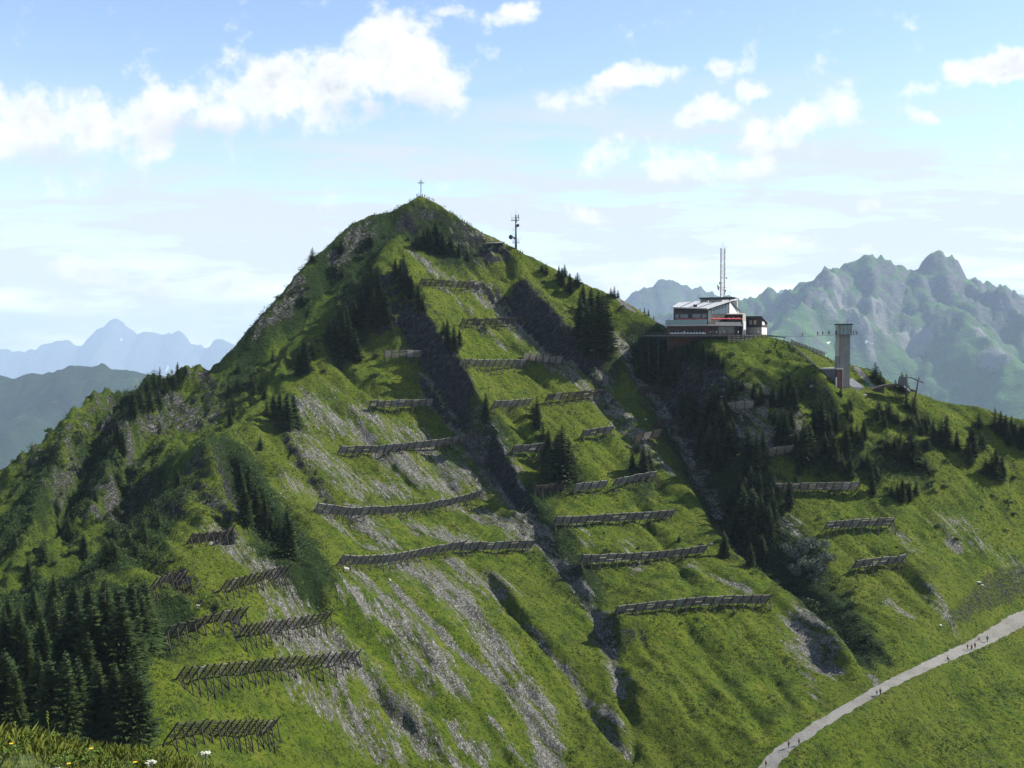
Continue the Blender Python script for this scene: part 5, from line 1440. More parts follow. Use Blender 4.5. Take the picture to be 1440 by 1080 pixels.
c0, c1 = x0 + .02, T(1197.3, 500).x
cb = tpt.build(MB().prism([(c0, TD - .3), (c1, TD - .3), (c1, TD + w_ + .3), (c0, TD + w_ + .3)], T(0, 470.3).z, T(0, 457.1).z), 'cabin_glass', GLASST)
tpt.build(MB().prism([(x0 - .9, TD - .8), (c1 + .2, TD - .8), (c1 + .2, TD + w_ + .8), (x0 - .9, TD + w_ + .8)], T(0, 457).z, T(0, 455.2).z), 'cabin_roof', DARKM)
m = MB()
for px in (1181.6, 1186.5, 1191.5, 1197.2): m.bar(T(px, 470, -.38), T(px, 457, -.38), .1, 4)
for py in (469.8, 462): m.bar(T(1181.4, py, -.38), T(1197.4, py, -.38), .1, 4)
m.bar(T(1191.5, 470, -.4), T(1197, 461, -.4), .07, 4)
tpt.build(m, 'cabin_frame', GALV, cb)
tpt.build(MB().prism([(x0 - 1.2, TD - 1.2), (T(1205, 500).x, TD - 1.2), (T(1205, 500).x, TD + w_), (x0 - 1.2, TD + w_)], T(0, 471.2).z, T(0, 470.4).z), 'balcony', GALV)
m = MB(); zb_ = T(0, 470.4).z
for px in (1178.5, 1198.5, 1201.5, 1204.8): m.bar((T(px, 470).x, TD - 1.1, zb_), (T(px, 470).x, TD - 1.1, zb_ + 1.2), .05, 4)
m.bar((T(1197.5, 470).x, TD - 1.1, zb_ + 1.2), (T(1205, 470).x, TD - 1.1, zb_ + 1.2), .05, 4)
m.bar((T(1197.5, 470).x, TD - 1.1, zb_ + .6), (T(1205, 470).x, TD - 1.1, zb_ + .6), .04, 4); tpt.build(m, 'railing', GALV)

fo = empty('footbridge', tuple(Q(1130, 472, 425)), 'thin cable footbridge linking the restaurant ridge with the tower', 'footbridge'); fp_ = Part(fo)
ba, bb = Vector((*P(1080.5, 471, 437)[:2], zd1 - .1)), Vector((x0 - 1.25, TD + 1, T(0, 470.6).z))
sd_ = Vector((0, .55, 0)); pts = []
N = 26
def bp(t): p = ba.lerp(bb, t); p.z -= .5 * math.sin(PI * t); return p
m = MB()
for i in range(N):
    a, b = bp(i / N), bp((i + 1) / N); m.hexa([a - sd_ - Vector((0, 0, .1)), b - sd_ - Vector((0, 0, .1)), b + sd_ - Vector((0, 0, .1)), a + sd_ - Vector((0, 0, .1)), a - sd_, b - sd_, b + sd_, a + sd_])
fp_.build(m, 'walkway', GALV)
for s_ in (-1, 1):
    m = MB()
    for i in range(N):
        a, b = bp(i / N) + sd_ * s_, bp((i + 1) / N) + sd_ * s_
        m.bar(a + Vector((0, 0, 1.1)), b + Vector((0, 0, 1.1)), .018, 4); m.bar(a, a + Vector((0, 0, 1.1)), .014, 4)
    fp_.build(m, 'handrail', GALV)
# approach deck past the annex
ap = empty('approach_deck', tuple(Q(1092, 472, 436)), 'short dark platform leading from the annex to the footbridge', 'platform'); app = Part(ap)
a, b = Q(1079.5, 471, 438), Q(1104, 473.2, 432)
app.build(MB().prism([(a.x, a.y - 1), (b.x, b.y - 1), (b.x, b.y + 1.5), (a.x, a.y + 1.5)], [a.z - .5, b.z - .5, b.z - .5, a.z - .5], [a.z - .18, b.z - .18, b.z - .18, a.z - .18]), 'deck', DARKM)
for t in (.1, .5, .95):
    p = a.lerp(b, t); app.build(MB().bar((p.x, p.y, float(hxy(p.x, p.y)) - .4), (p.x, p.y, p.z - .5), .12, 4), 'support', DARKM)

# hut below the tower
q = hit_or(1165, 541)
hd = TD + 1
uo = empty('station_hut', tuple(T(1165, 540, -5)), 'low concrete station hut with flat roof at the tower foot', 'building'); up_ = Part(uo)
def U_(px, dd): v = P(px, 530, hd + dd); return (v[0], v[1])
def HZ(py): return P(1165, py, hd)[2]
up_.build(MB().prism([U_(1151, 0), U_(1176, -1.5), U_(1177, 8), U_(1152, 9)], HZ(552), HZ(519.3)), 'wall', SLATE)
up_.build(MB().prism([U_(1149.5, -.5), U_(1179, -2), U_(1181, 9), U_(1150, 10)], HZ(519.2), HZ(517.8)), 'roof', CREAM)
ko = empty('entrance_kiosk', tuple(T(1181, 543, -8)), 'narrow kiosk with red brown door and pale posts before the tower', 'kiosk'); kp = Part(ko)
def K_(px, dd): v = P(px, 530, hd - 3 + dd); return (v[0], v[1])
kp.build(MB().prism([K_(1177, .3), K_(1184.6, .3), K_(1184.8, 3), K_(1177.2, 3)], HZ(548), HZ(519.6)), 'door_wall', REDBR)
kp.build(MB().prism([K_(1175.6, -.3), K_(1185.6, -.3), K_(1185.8, 3.3), K_(1175.8, 3.3)], HZ(519.5), HZ(517.6)), 'roof', CREAM)
kp.build(MB().prism([K_(1175.3, -.2), K_(1177, -.2), K_(1177, .28), K_(1175.3, .28)], HZ(548), HZ(530)), 'pillar', WHITE)
kp.build(MB().prism([K_(1184.65, -.1), K_(1185.6, -.1), K_(1185.7, 2.9), K_(1184.85, 2.9)], HZ(548), HZ(519.6)), 'pillar', CREAM)
# paved apron
q1 = [hit_or(*p) for p in ((1187, 535), (1199, 533), (1216, 546), (1198, 545))]
m = MB(); z_ = [p.z + .25 for p in q1]
m.prism([(p.x, p.y) for p in q1], [z - 1.2 for z in z_], z_)
tag(m.build('paving', SLATE), 'dark grey paved apron beside the tower foot', kind='structure')

def board(px, py, w, h, mat, name, label, leg=1.0, cat='sign'):
    q = hit_or(px, py); s = q.y / FPX; o = empty(name, tuple(q), label, cat); p_ = Part(o)
    W, Hh = w * s, h * s
    p_.build(MB().box(q + Vector((0, 0, leg + Hh / 2)), (W, .12, Hh)), 'panel', mat)
    for sx in (-.4, .4): p_.build(MB().bar(q + Vector((sx * W, .08, -.3)), q + Vector((sx * W, .08, leg + Hh * .9)), .06, 5), 'post', DARKM)
    return o
board(1219, 546, 6, 5, GREENP, 'information_board', 'green information board on two legs beside the paved apron', .8)
board(1140.5, 549, 4.5, 4, WHITE, 'sign_board', 'small white board on legs in the grass left of the hut', 1.0)
board(1198.5, 543, 2, 3, WHITE, 'notice_board', 'tiny white notice board on the paved apron', .4)

# horizontal plank snow fences
def lattice(pts, bays, label, name='snow_fence'):
    o = empty(name, tuple(pts[0][0]), label, 'fence', 'plank snow fences on the ridge'); p_ = Part(o)
    A0, A1 = pts[0]; B0, B1 = pts[1]
    for i in range(bays):
        t0, t1 = i / bays + .008, (i + 1) / bays - .012
        m = MB()
        for j in range(4):
            f = .12 + j * .25
            a = A0.lerp(B0, t0).lerp(A1.lerp(B1, t0), f); b = A0.lerp(B0, t1).lerp(A1.lerp(B1, t1), f)
            m.box((a + b) / 2, ((b - a).length, .12, .30), (b - a).to_track_quat('X', 'Z').to_matrix())
        p_.build(m, 'planks', TIMB)
    for i in range(bays + 1):
        t = i / bays; a = A0.lerp(B0, t); b = A1.lerp(B1, t); g_ = float(hxy(a.x, a.y))
        m = MB().bar((a.x, a.y + .12, min(a.z, g_) - .3), (b.x, b.y + .12, b.z + .3), .11, 4); m.bar((a.x, a.y + .1, a.z + .8), (b.x + .6, b.y - .9, b.z), .07, 4)
        p_.build(m, 'post', WOODB)
lattice([(Q(1023, 480.6, 429), Q(1023, 471.2, 429)), (Q(1077, 480.6, 432), Q(1077, 471.2, 432))], 9, 'plank snow fence standing below the restaurant terrace')
lattice([(Q(1112, 482.8, 429), Q(1113, 478.2, 429)), (Q(1160, 501, 426), Q(1159, 495.2, 426))], 9, 'plank snow fence running down the crest towards the tower')
go = [hit_or(px, py) for px, py in ((1101, 481.5), (1110, 486), (1120, 494), (1130, 502), (1140, 511), (1148, 519))]
o = empty('guard_rail', tuple(go[0]), 'dark low rail running down the grass to the station hut', 'railing'); p_ = Part(o)
m = MB()
for a, b in zip(go, go[1:]): m.bar(a + Vector((0, 0, .9)), b + Vector((0, 0, .9)), .16, 4); m.bar(a + Vector((0, 0, .45)), b + Vector((0, 0, .45)), .12, 4)
p_.build(m, 'rail', DARKM)
for a, b in zip(go, go[1:]):
    for t in (0, .5): c = a.lerp(b, t); p_.build(MB().bar(c - Vector((0, 0, .4)), c + Vector((0, 0, 1.0)), .09, 4), 'post', WOODB)

# ------------------------------------------------------------------ timber ramp on the right
q = hit_or(1258, 566); RD = q.y
def Rr(px, py, dd=0): return Vector(P(px, py, RD + dd))
o = empty('timber_ramp', tuple(q), 'arched timber ramp on slanting poles with a dark panel, right of the tower', 'ramp'); p_ = Part(o)
arc = [(1227, 549), (1236, 546), (1244, 543.6), (1253, 542.2), (1262, 541.8), (1268, 543), (1274, 546), (1281, 549.5), (1287, 550.5)]
for dd in (0, 3.2):
    m = MB()
    for a, b in zip(arc, arc[1:]): m.bar(Rr(*a, dd), Rr(*b, dd), .38, 4)
    p_.build(m, 'arched_beam', WOODB)
m = MB()
for a, b in zip(arc, arc[1:]):
    u, v = Rr(*a), Rr(*b); w2 = Vector((0, 3.2, 0)); e = Vector((0, 0, .35)); e2 = Vector((0, 0, .2))
    m.hexa([u + e, v + e, v + w2 + e, u + w2 + e, u + e + e2, v + e + e2, v + w2 + e + e2, u + w2 + e + e2])
p_.build(m, 'deck', WOODB)
m = MB(); m.hexa([Rr(1227, 550, .3), Rr(1243, 553.5, .3), Rr(1243, 553.5, 2.8), Rr(1227, 550, 2.8), Rr(1228, 548.5, .3), Rr(1244, 544.4, .3), Rr(1244, 544.4, 2.8), Rr(1228, 548.5, 2.8)]); p_.build(m, 'abutment', WOODB)
m = MB(); m.hexa([Rr(1262, 541, 1), Rr(1274, 542.6, 1), Rr(1274, 542.6, 1.3), Rr(1262, 541, 1.3), Rr(1264, 530.5, 1), Rr(1274, 529.8, 1), Rr(1274, 529.8, 1.3), Rr(1264, 530.5, 1.3)]); p_.build(m, 'panel', SLATE)
for a, b, r_ in (((1274, 580), (1274.6, 525.5), .28), ((1275.8, 580), (1275.6, 528), .2), ((1283.4, 578), (1292.4, 531), .30), ((1262, 570), (1257, 544), .16), ((1262, 570), (1270, 545), .16), ((1265, 572), (1254, 543), .12)):
    dd = 1.2
    u = Rr(*a, dd); g_ = float(hxy(u.x, u.y)); u.z = min(u.z, g_ - .2) if g_ < u.z else u.z
    p_.build(MB().bar(u, Rr(*b, dd), r_, 6), 'pole', WOODB)
p_.build(MB().bar(Rr(1270, 530.6, 1.6), Rr(1281, 531, 1.6), .22, 4).bar(Rr(1281, 531, 1.6), Rr(1298.5, 538.5, 1.6), .24, 4), 'top_beam', WOODB)
p_.build(MB().bar(Rr(1271.5, 543, -.3), Rr(1273.5, 545, -.3), .35, 4).bar(Rr(1275.5, 546, -.3), Rr(1279.5, 550, -.3), .35, 4), 'plate', WHITE)

# ------------------------------------------------------------------ boulders and marker posts
def boulder(px, py, w, label, group='pale boulders on the slopes'):
    q = hit_or(px, py); s = w / FPX * q.y / 2
    bmm = bmesh.new(); bmesh.ops.create_icosphere(bmm, subdivisions=2, radius=1)
    r = random.Random(int(px * 7 + py))
    ph = [r.uniform(0, 6) for _ in range(6)]
    for v in bmm.verts:
        c = v.co; k_ = 1 + .22 * math.sin(3 * c.x + ph[0]) + .18 * math.sin(4 * c.y + ph[1]) + .15 * math.sin(5 * c.z + ph[2])
        v.co = Vector((c.x * k_ * s, c.y * k_ * s * .8, c.z * k_ * s * .55))
    me = bpy.data.meshes.new('boulder'); bmm.to_mesh(me); bmm.free(); me.materials.append(STONE)
    o = link_mesh('boulder', me, None, q + Vector((0, 0, s * .12)))
    tag(o, label, 'boulder', group)
for px, py, w, lab in ((1376, 819, 6, 'bright boulder in the meadow above the path at right'), (1381, 823, 4.5, 'smaller bright boulder just right of the bright meadow boulder'), (1322, 880, 6, 'pale flat boulder in the grass just above the path'),
                       (1137, 842, 4, 'small white boulder on the ravine edge above the gravel patch'), (1216, 556, 6, 'small pale boulder in grass below the green board'), (486, 800, 8, 'boulder under the left end of the long scree barrier'),
                       (278, 852, 5, 'small white boulder under the rock slab left of the dark barriers'), (1001, 765, 5, 'small grey boulder above the lone spruce by the ravine'), (548, 816, 5, 'boulder at the top of the narrow scree runnel'),
                       (1016, 558, 7, 'pale boulder on the rocks right of the ravine head'), (908, 590, 5, 'boulder lying in the pale scree chute')):
    boulder(px, py, w, lab)
mk = MB().bar((0, 0, -.2), (0, 0, 1.15), .045, 5).mesh('marker_post', WOODG)
for i, (px, py) in enumerate(((1113, 1060), (1132, 1046), (1204, 1004), (1216, 997), (1227, 990), (1239, 983), (1253, 975), (1275, 963), (1345, 934), (1393, 912))):
    q = hit_or(px, py); tag(link_mesh('marker_post', mk, None, q), '%s thin post along the lower edge of the gravel path' % ('lowest' if i == 0 else 'highest' if i == 9 else ORD[i] + ' from the bottom,'), 'post', 'posts along the gravel path')
q0, q1 = hit_or(1226, 980), hit_or(1241, 987)
tag(MB().bar(Vector((0, 0, .12)), (q1 - q0) * 1.1 + Vector((0, 0, .12)), .13, 4).build('water_bar', WOODB, None, q0), 'dark timber drain bar laid across the gravel path', 'drain')

# ------------------------------------------------------------------ people
def skin_mesh(name, pts, edges_, mat, lv=1):
    me = bpy.data.meshes.new(name + '_cage')
    me.from_pydata([p[:3] for p in pts], edges_, [])
    ob = bpy.data.objects.new(name + '_cage', me); C.objects.link(ob)
    ob.modifiers.new('s', 'SKIN')
    for i, p in enumerate(pts):
        r_ = p[3]; me.skin_vertices[0].data[i].radius = (r_, (p[4] if len(p) > 4 else r_))
        me.skin_vertices[0].data[i].use_root = (i == 0)
    sb = ob.modifiers.new('d', 'SUBSURF'); sb.levels = lv
    bpy.context.view_layer.update()
    out = bpy.data.meshes.new_from_object(ob.evaluated_get(bpy.context.evaluated_depsgraph_get()))
    bpy.data.objects.remove(ob); bpy.data.meshes.remove(me)
    out.name = name; out.materials.clear(); out.materials.append(mat)
    for p in out.polygons: p.use_smooth = True
    return out
SKIN = simple_mat('skin', (0.40, 0.24, 0.17), .6, .08, 4.0)
HAIR = simple_mat('dark_hair', (0.03, 0.02, 0.015), .7, .3, 9.0)
CLOTH = {k: simple_mat(k + '_cloth', v, .85, .15, 5.0) for k, v in dict(black=(.015, .015, .018), navy=(.02, .03, .08), grey=(.10, .10, .11), white=(.55, .55, .55), red=(.35, .03, .03), beige=(.30, .25, .17), blue=(.05, .12, .30), green=(.05, .12, .05)).items()}
def figure(pose):
    # joints: pelvis 0, belly 1, chest 2, neck 3, head low 4, head mid 5, head top 6, then arms and legs
    hipz = .93; lean = .0
    st = {'stand': ((.10, 0, 0), (.10, 0, 0), (.0, .05)), 'walk': ((.10, .26, 0), (.10, -.24, .06), (.22, -.22)), 'sit': None}[pose]
    b = [(0, 0, hipz, .14, .11), (0, .0, 1.10, .135, .10), (0, .01, 1.32, .165, .105), (0, .0, 1.47, .06), (0, -.015, 1.56, .075), (0, -.02, 1.645, .088, .098), (0, -.01, 1.735, .062, .07)]
    e = [(0, 1), (1, 2), (2, 3), (3, 4), (4, 5), (5, 6)]
    if pose == 'sit':
        dz = -.50
        b = [(x, y, z + dz, *r) for x, y, z, *r in b]
    T0 = len(b); cz = b[2][2]
    jac = []; 
    for s in (-1, 1):
        sw = 0 if pose != 'walk' else (.22 * s)
        if pose == 'sit': arm = [(s * .20, 0, cz + .06, .06), (s * .25, -.08, cz - .20, .045), (s * .17, -.30, cz - .36, .036), (s * .15, -.37, cz - .38, .034)]
        else: arm = [(s * .20, 0, cz + .06, .062), (s * .25, -sw * .5, cz - .22, .046), (s * .245, -sw - .04, cz - .46, .036), (s * .24, -sw * 1.1 - .05, cz - .52, .036, .022)]
        i0 = len(b); b += arm; e += [(2, i0), (i0, i0 + 1), (i0 + 1, i0 + 2), (i0 + 2, i0 + 3)]
        # fingers and thumb as short chains
        hx, hy, hz_ = arm[3][0], arm[3][1], arm[3][2]
        for j, (dy, ln) in enumerate(((-.028, .07), (-.010, .08), (.010, .075), (.027, .058))):
            k_ = len(b); b += [(hx + s * .002, hy + dy, hz_ - .045, .010), (hx - s * .012, hy + dy - .008, hz_ - .045 - ln, .008)]; e += [(i0 + 3, k_), (k_, k_ + 1)]
        k_ = len(b); b += [(hx - s * .012, hy - .045, hz_ - .03, .011), (hx - s * .02, hy - .06, hz_ - .065, .009)]; e += [(i0 + 3, k_), (k_, k_ + 1)]
    L0 = len(b)
    for s in (-1, 1):
        if pose == 'sit': leg = [(s * .10, -.02, hipz - .53, .09), (s * .12, -.44, hipz - .47, .065), (s * .12, -.50, .10, .045), (s * .12, -.62, .04, .045, .03)]
        else:
            st_ = .26 * s if pose == 'walk' else .0
            leg = [(s * .095, 0, hipz - .08, .095), (s * .10, -st_ * .45 - .03, .50, .065), (s * .10, -st_ + (.03 if s > 0 else .05) * (pose == 'walk'), .10, .045), (s * .11, -st_ - .15, .04, .045, .03)]
        i0 = len(b); b += leg; e += [(0, i0), (i0, i0 + 1), (i0 + 1, i0 + 2), (i0 + 2, i0 + 3)]
    body = skin_mesh('body', b, e, SKIN)
    g = 1.17
    jv = [b[0], b[1], b[2]]; je = [(0, 1), (1, 2)]
    jv = [(x, y, z, *(q_ * g for q_ in r)) for x, y, z, *r in jv]
    for s, i0 in ((-1, T0), (1, T0 + 14)):
        k_ = len(jv); jv += [(x, y, z, *(q_ * 1.25 for q_ in r)) for x, y, z, *r in b[i0:i0 + 3]]; je += [(2, k_), (k_, k_ + 1), (k_ + 1, k_ + 2)]
    jacket = skin_mesh('jacket', jv, je, CLOTH['navy'])
    tv_ = [(b[0][0], b[0][1], b[0][2] - .02, .155, .125)]; te = []
    for k0 in (L0, L0 + 4):
        k_ = len(tv_); tv_ += [(x, y, z, *(q_ * 1.22 for q_ in r)) for x, y, z, *r in b[k0:k0 + 3]]; te += [(0, k_), (k_, k_ + 1), (k_ + 1, k_ + 2)]
    trous = skin_mesh('trousers', tv_, te, CLOTH['black'])
    hz_ = b[6][2]
    h = MB().lathe([(.092, -.09), (.106, -.03), (.098, .015), (.06, .055), (.01, .068)], 10, (0, .012, hz_)); hair = h.mesh('hair', HAIR)
    bp_ = MB().box((0, .22, cz - .10), (.30, .18, .46)).mesh('backpack', CLOTH['grey'])
    face = MB()
    for s in (-1, 1): face.box((s * .032, b[5][1] - .088, b[5][2] + .005), (.022, .014, .012))
    face = face.mesh('eyes', HAIR)
    nose = MB().box((0, b[5][1] - .102, b[5][2] - .02), (.024, .03, .04)).mesh('nose', SKIN)
    return dict(body=body, jacket=jacket, trousers=trous, hair=hair, backpack=bp_, eyes=face, nose=nose)
FIG = {k: figure(k) for k in ('stand', 'walk', 'sit')}
def person(loc, pose, top, legs, rz, label, group, pack=False, scale=1.0):
    o = empty('person', loc, label, 'person', group, rz); o.scale = (scale,) * 3
    for k, me in FIG[pose].items():
        if k == 'backpack' and not pack: continue
        c = link_mesh(k, me, o)
        if k in ('jacket', 'trousers'):
            c.material_slots[0].link = 'OBJECT'; c.material_slots[0].material = CLOTH[top if k == 'jacket' else legs]
    return o
def on_ground(px, py): return tuple(hit_or(px, py))
PH = 'hikers on the gravel path'
for px, py, pose, t_, l_, rz, lab, pk, s in (
    (1109, 1052, 'walk', 'black', 'navy', 2.4, 'hiker in dark clothes on the lower left path, left of two', False, 1.05),
    (1123.5, 1048, 'walk', 'blue', 'black', 2.4, 'hiker in blue on the lower left path, right of two', False, 1.05),
    (1077, 1079, 'walk', 'black', 'black', 2.4, 'dark hiker at the very bottom of the path', False, 1.0),
    (1233, 978, 'walk', 'grey', 'navy', -.7, 'small grey clad hiker beside the drain bar, left of the pair', False, .85),
    (1238, 978, 'walk', 'black', 'black', -.7, 'taller dark hiker beside the drain bar, right of the pair', False, 1.1),
    (1332.5, 929, 'sit', 'black', 'navy', .4, 'dark figure sitting at the upper edge of the path', False, 1.1),
    (1360.5, 913.5, 'walk', 'navy', 'black', 2.3, 'leftmost hiker of the trio where the path widens', False, .95),
    (1366.5, 915, 'walk', 'red', 'navy', 2.3, 'red topped hiker in the middle of the trio', True, 1.1),
    (1371, 912.5, 'walk', 'black', 'navy', 2.3, 'dark rightmost hiker of the trio where the path widens', False, 1.15),
    (1376, 901, 'sit', 'grey', 'grey', .5, 'grey figure resting at the upper edge of the wide path', False, 1.1),
    (1388.5, 903, 'walk', 'navy', 'black', 2.2, 'lone hiker farthest up the wide path', True, 1.15)):
    person(on_ground(px, py), pose, t_, l_, rz, lab, PH, pk, s)
def on_crest(px, d):
    x, y, _ = P(px, 480, d); return (x, y, float(hxy(x, y)) - .05)
for i, (px, d, pose, t_, l_, s, lab) in enumerate((
    (587, 529.5, 'stand', 'black', 'navy', 1.0, 'dark standing hiker left of the summit cross'), (589.6, 529, 'stand', 'grey', 'black', 1.0, 'grey topped hiker left of and nearest to the summit cross'),
    (594.6, 528.6, 'stand', 'navy', 'black', 1.0, 'hiker in navy leaning just right of the summit cross'), (598, 529, 'stand', 'black', 'black', 1.12, 'tallest hiker on the summit, right of the cross'),
    (601.5, 528.6, 'sit', 'navy', 'black', 1.1, 'seated hiker in navy, second from the right on the summit'), (604, 528, 'sit', 'black', 'grey', 1.1, 'rightmost seated hiker on the summit'), (576.5, 527, 'sit', 'black', 'black', 1.2, 'dark seated hiker on the left shoulder below the summit'))):
    person(on_crest(px, d), pose, t_, l_, i * 1.3, lab, 'hikers around the summit cross', False, s)
for i, (px, d, t_, s, lab) in enumerate(((528, 516.5, 'black', 1.0, 'left hiker of the pair on the left shoulder'), (531, 517, 'grey', 1.0, 'right hiker of the pair on the left shoulder'))):
    person(on_crest(px, d), 'stand', t_, 'black', i, lab, 'hikers on the left shoulder', False, s)
for i, (px, d, t_, s, lab) in enumerate(((650.5, 521.5, 'navy', .8, 'small leftmost hiker of the three descending the right ridge'), (653.6, 521, 'black', 1.0, 'middle hiker of the three descending the right ridge'), (657, 520.5, 'black', 1.1, 'tallest, rightmost hiker of the three descending the right ridge'),
                                           (732, 509, 'grey', 1.0, 'left of two hikers right of the steel mast'), (735, 508.5, 'beige', .9, 'right of two hikers right of the steel mast'), (678, 516.5, 'black', 1.0, 'lone dark hiker on the ridge above the plank shelter'))):
    person(on_crest(px, d), 'walk', t_, 'black', -1.2 + i, lab, 'hikers on the right ridge', False, s)
for i, (px, pose) in enumerate(((1123.5, 'stand'), (1137, 'walk'), (1141.5, 'stand'), (1147, 'walk'), (1169.5, 'walk'), (1174.5, 'stand'))):
    t = (P(px, 470, 425)[0] - ba.x) / (bb.x - ba.x)
    person(tuple(bp(min(max(t, 0), 1))), pose, ('beige', 'black', 'navy', 'black', 'grey', 'navy')[i], 'black', -1.5 + i * .5,
           ('leftmost visitor on the footbridge', 'visitor second from the left on the footbridge', 'visitor third from the left on the footbridge', 'visitor fourth from the left on the footbridge', 'fifth visitor on the footbridge, near the tower', 'rightmost visitor on the footbridge, nearest the tower')[i], 'visitors on the footbridge')
for i, px in enumerate((1199.5, 1203.5)):
    person((T(px, 470).x, TD - .6, T(0, 470.4).z), 'stand', ('navy', 'beige')[i], 'black', 2 + i, ('left', 'right')[i] + ' visitor on the tower balcony beside the glazed cabin', 'visitors on the tower balcony')
for i, px in enumerate((962, 984, 999, 1003, 1007.5, 1012, 1018, 1032, 1038, 1055, 1061, 1066)):
    d = 441 - (px - 940) * .1 if px < 1000 else 434.6
    x, y, _ = P(px, 470, d)
    person((x, y, zd1), 'stand' if i % 3 else 'walk', ('white', 'red', 'beige', 'blue', 'white', 'grey', 'red', 'navy', 'white', 'blue', 'beige', 'white')[i], ('navy', 'black', 'grey')[i % 3], i * 1.7,
           '%s guest %son the sun terrace, wearing %s' % ('leftmost' if i == 0 else 'rightmost' if i == 11 else ORD[i], '' if i in (0, 11) else 'from the left ', ('white', 'red', 'beige', 'blue', 'white', 'grey', 'red', 'navy', 'white', 'blue', 'beige', 'white')[i]), 'guests on the sun terrace')

# ------------------------------------------------------------------ the grassy edge where the photographer stands
def fz(x, y): return -1.90 - .22 * y - .18 * x - .55 * np.maximum(0, y - 8.3 - .25 * np.sin(x * 1.7)) + .05 * perlin(x * 1.3, y * 1.3, 5) + .03 * perlin(x * 4, y * 4, 6)
fx = np.linspace(-14, 8, 150); fy = np.linspace(-4, 17, 150); FX, FY = np.meshgrid(fx, fy)
FG = simple_mat('foreground_turf', (0.040, 0.056, 0.012), .95, .5, 3.0, bump=.03)
tag(grid_mesh('foreground_slope', FX, FY, fz(FX, FY), {}, FG), 'grassy slope edge in the bottom left corner', kind='structure')
GR = leaf_mat('meadow_grass', (0.045, 0.070, 0.008), (0.15, 0.165, 0.025), 1.5)
FG2 = leaf_mat('bright_leaf', (0.045, 0.085, 0.010), (0.10, 0.15, 0.022), 4.0)
r = np.random.default_rng(3); nb = 110000
bx = r.uniform(-8.0, -.8, nb); by = r.uniform(4.6, 9.6, nb)
dn_ = perlin(bx * 1.6, by * 1.6, 9) + .35; keep = r.random(nb) < np.clip(dn_ + .35, .15, 1); bx, by = bx[keep], by[keep]; nb = len(bx)
bz = fz(bx, by); hh = r.uniform(.02, .075, nb) * (1 + .7 * np.clip(perlin(bx * .9, by * .9, 12), -.5, 1)); an = r.uniform(0, 6.28, nb); bw = r.uniform(.0015, .004, nb)
lx, ly = r.normal(0, .4, nb) * hh, r.normal(0, .4, nb) * hh
V0 = np.stack([bx - bw * np.cos(an), by - bw * np.sin(an), bz - .02], -1); V1 = np.stack([bx + bw * np.cos(an), by + bw * np.sin(an), bz - .02], -1)
V2_ = np.stack([bx + lx * .4 + bw * .7 * np.cos(an), by + ly * .4 + bw * .7 * np.sin(an), bz + hh * .6], -1); V3 = np.stack([bx + lx, by + ly, bz + hh], -1)
me = bpy.data.meshes.new('meadow_grass'); vv_ = np.stack([V0, V1, V2_, V3], 1).reshape(-1, 3)
ix = np.arange(nb) * 4; fc_ = np.stack([ix, ix + 1, ix + 2, ix + 3], -1).astype(np.int32)
me.vertices.add(nb * 4); me.vertices.foreach_set('co', vv_.astype(np.float32).ravel()); me.loops.add(nb * 4); me.loops.foreach_set('vertex_index', fc_.ravel())
me.polygons.add(nb); me.polygons.foreach_set('loop_start', np.arange(0, nb * 4, 4, dtype=np.int32)); me.update(calc_edges=True); me.validate(); me.materials.append(GR)
tag(link_mesh('meadow_grass', me), 'short yellow green meadow grass in the foreground corner', 'grass', kind='stuff')
UMB = simple_mat('white_petals', (0.40, 0.40, 0.32), .8, .1, 5.0); YEL = simple_mat('yellow_petals', (0.55, 0.36, 0.02), .8, .1, 5.0); STM = simple_mat('green_stem', (0.05, 0.08, 0.02), .8, .2, 5.0)
def fg(px, d):
    x, y, _ = P(px, 1000, d); return Vector((x, y, float(fz(np.array(x), np.array(y)))))
def stem_to(px, py, d, name, label, cat, group, head):
    t = Vector(P(px, py, d)); b = Vector((t.x + .02, t.y + .02, float(fz(np.array(t.x), np.array(t.y)))))
    if t.z < b.z + .03: t.z = b.z + .12
    o = empty(name, tuple(b), label, cat, group); p_ = Part(o)
    p_.build(MB().bar(b, t, .005, 5, .003), 'stem', STM); m = MB()
    if head == 'umbel':
        rr = random.Random(int(px))
        for i in range(26):
            a, q_ = rr.uniform(0, 6.28),   .034 * math.sqrt(rr.random()); c = t + Vector((math.cos(a) * q_, math.sin(a) * q_, .015 - q_ * .2)); m.bar(t - Vector((0, 0, .03)), c, .001, 3); m.lathe([(.003, -.002), (.009, .002), (.002, .006)], 5, c)
        p_.build(m, 'flower_head', UMB)
    elif head == 'yellow':
        for i in range(9):
            a = i * 2 * PI / 9; u = Vector((math.cos(a), math.sin(a), .2)) * .017; w_ = Vector((-math.sin(a), math.cos(a), 0)) * .005
            m.add([t, t + u * .6 + w_, t + u, t + u * .6 - w_], [(0, 1, 2, 3)])
        m.lathe([(.002, -.004), (.006, 0), (.002, .005)], 6, t); p_.build(m, 'flower_head', YEL)
    else:
        for i in range(14): m.lathe([(.002, -.006), (.006, 0), (.001, .008)], 5, t.lerp(b, i * .02) + Vector((rnd.uniform(-.006, .006), rnd.uniform(-.006, .006), 0)))
        p_.build(m, 'seed_head', GR)
    return o
stem_to(212, 1074, 6.9, 'umbel_flower', 'white umbel flower low at the bottom, left of the leafy plant', 'flower', 'white umbel flowers', 'umbel')
stem_to(289, 1061, 7.0, 'umbel_flower', 'white umbel flower rising right of the leafy plant', 'flower', 'white umbel flowers', 'umbel')
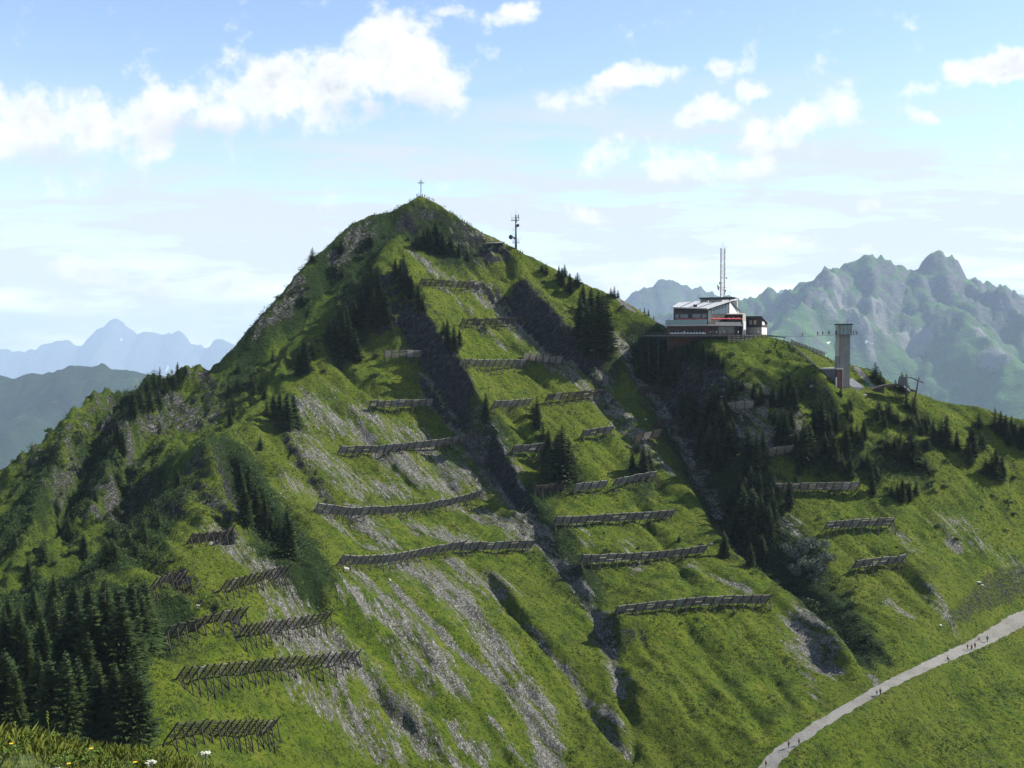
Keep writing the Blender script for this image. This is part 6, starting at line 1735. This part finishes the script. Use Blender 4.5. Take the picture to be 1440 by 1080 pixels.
for px, py, lab in ((190, 1072, 'yellow flower left of the low white umbel'), (97, 1074, 'yellow flower right of the pale stone'), (128, 1053, 'yellow flower at the turf edge right of the stone'), (16, 1046, 'yellow flower at the left picture edge')):
    stem_to(px, py, 7.4, 'yellow_flower', lab, 'flower', 'yellow meadow flowers', 'yellow')
for px, py, lab in ((66, 1001, 'tallest dry stalk, rising before the dark spruces'), (20, 1016, 'short dry stalk near the left picture edge'), (31, 1030, 'shortest dry stalk beside the one at the left edge')):
    stem_to(px, py, 7.6, 'seed_stalk', lab, 'grass stalk', 'dry seed stalks', 'seed')
# leafy plant
ppos = Vector(P(250, 1098, 6.6)); ppos.z = float(fz(np.array(ppos.x), np.array(ppos.y)))
o = empty('leafy_plant', tuple(ppos), 'bright green leafy herb at the bottom edge between two white umbels', 'plant'); p_ = Part(o)
ms, ml = MB(), MB(); rr = random.Random(5)
for i in range(26):
    a = rr.uniform(0, 6.28); sp_ = rr.uniform(.02, .24); hgt_ = rr.uniform(.12, .30) + float(ppos.z * 0)
    b = ppos + Vector((math.cos(a) * sp_ * .3, math.sin(a) * sp_ * .3, 0)); t = ppos + Vector((math.cos(a) * sp_, math.sin(a) * sp_ * .7, hgt_)); ms.bar(b, t, .004, 4, .002)
    for j in range(9):
        c = b.lerp(t, .25 + j * .09); aa_ = rr.uniform(0, 6.28); u = Vector((math.cos(aa_), math.sin(aa_), rr.uniform(.2, .9))).normalized() * rr.uniform(.03, .06); w_ = Vector((-math.sin(aa_), math.cos(aa_), 0)) * .011
        ml.add([c, c + u * .5 + w_, c + u, c + u * .5 - w_], [(0, 1, 2, 3)])
p_.build(ms, 'stems', STM); p_.build(ml, 'leaves', FG2)
# low leafy tussocks
tm, tl = leafball(91, 260, 4, .09); tms = (tm.mesh('stem', BARK), tl.mesh('leaves', FG2))
for i, (px, d, s) in enumerate(((110, 8.0, .20), (85, 7.6, .15), (140, 8.1, .16), (165, 7.9, .14), (30, 8.1, .16), (5, 7.7, .15), (60, 8.3, .14), (200, 8.2, .13))):
    b = fg(px, d); q_ = empty('herb_tussock', tuple(b), '%s low green herb tussock in the foreground turf' % ('leftmost' if px == 5 else 'rightmost' if px == 200 else ['fifth', 'fourth', 'sixth', 'seventh', 'second', '', 'third'][i] + ' from the left'), 'plant', 'herb tussocks in the foreground', i)
    q_.scale = (s, s, s * .6); link_mesh('stem', tms[0], q_); link_mesh('leaves', tms[1], q_)
b = fg(72, 7.2); bmm = bmesh.new(); bmesh.ops.create_icosphere(bmm, subdivisions=3, radius=1)
for v in bmm.verts:
    c = v.co; k_ = 1 + .15 * math.sin(4 * c.x + 1) + .12 * math.sin(5 * c.y); v.co = Vector((c.x * .13 * k_, c.y * .1 * k_, c.z * .055 * k_))
me = bpy.data.meshes.new('stone'); bmm.to_mesh(me); bmm.free(); me.materials.append(STONE); [setattr(p, 'use_smooth', True) for p in me.polygons]
tag(link_mesh('stone', me, None, b + Vector((0, 0, .03))), 'rounded pale stone at the bottom edge in the turf', 'stone')
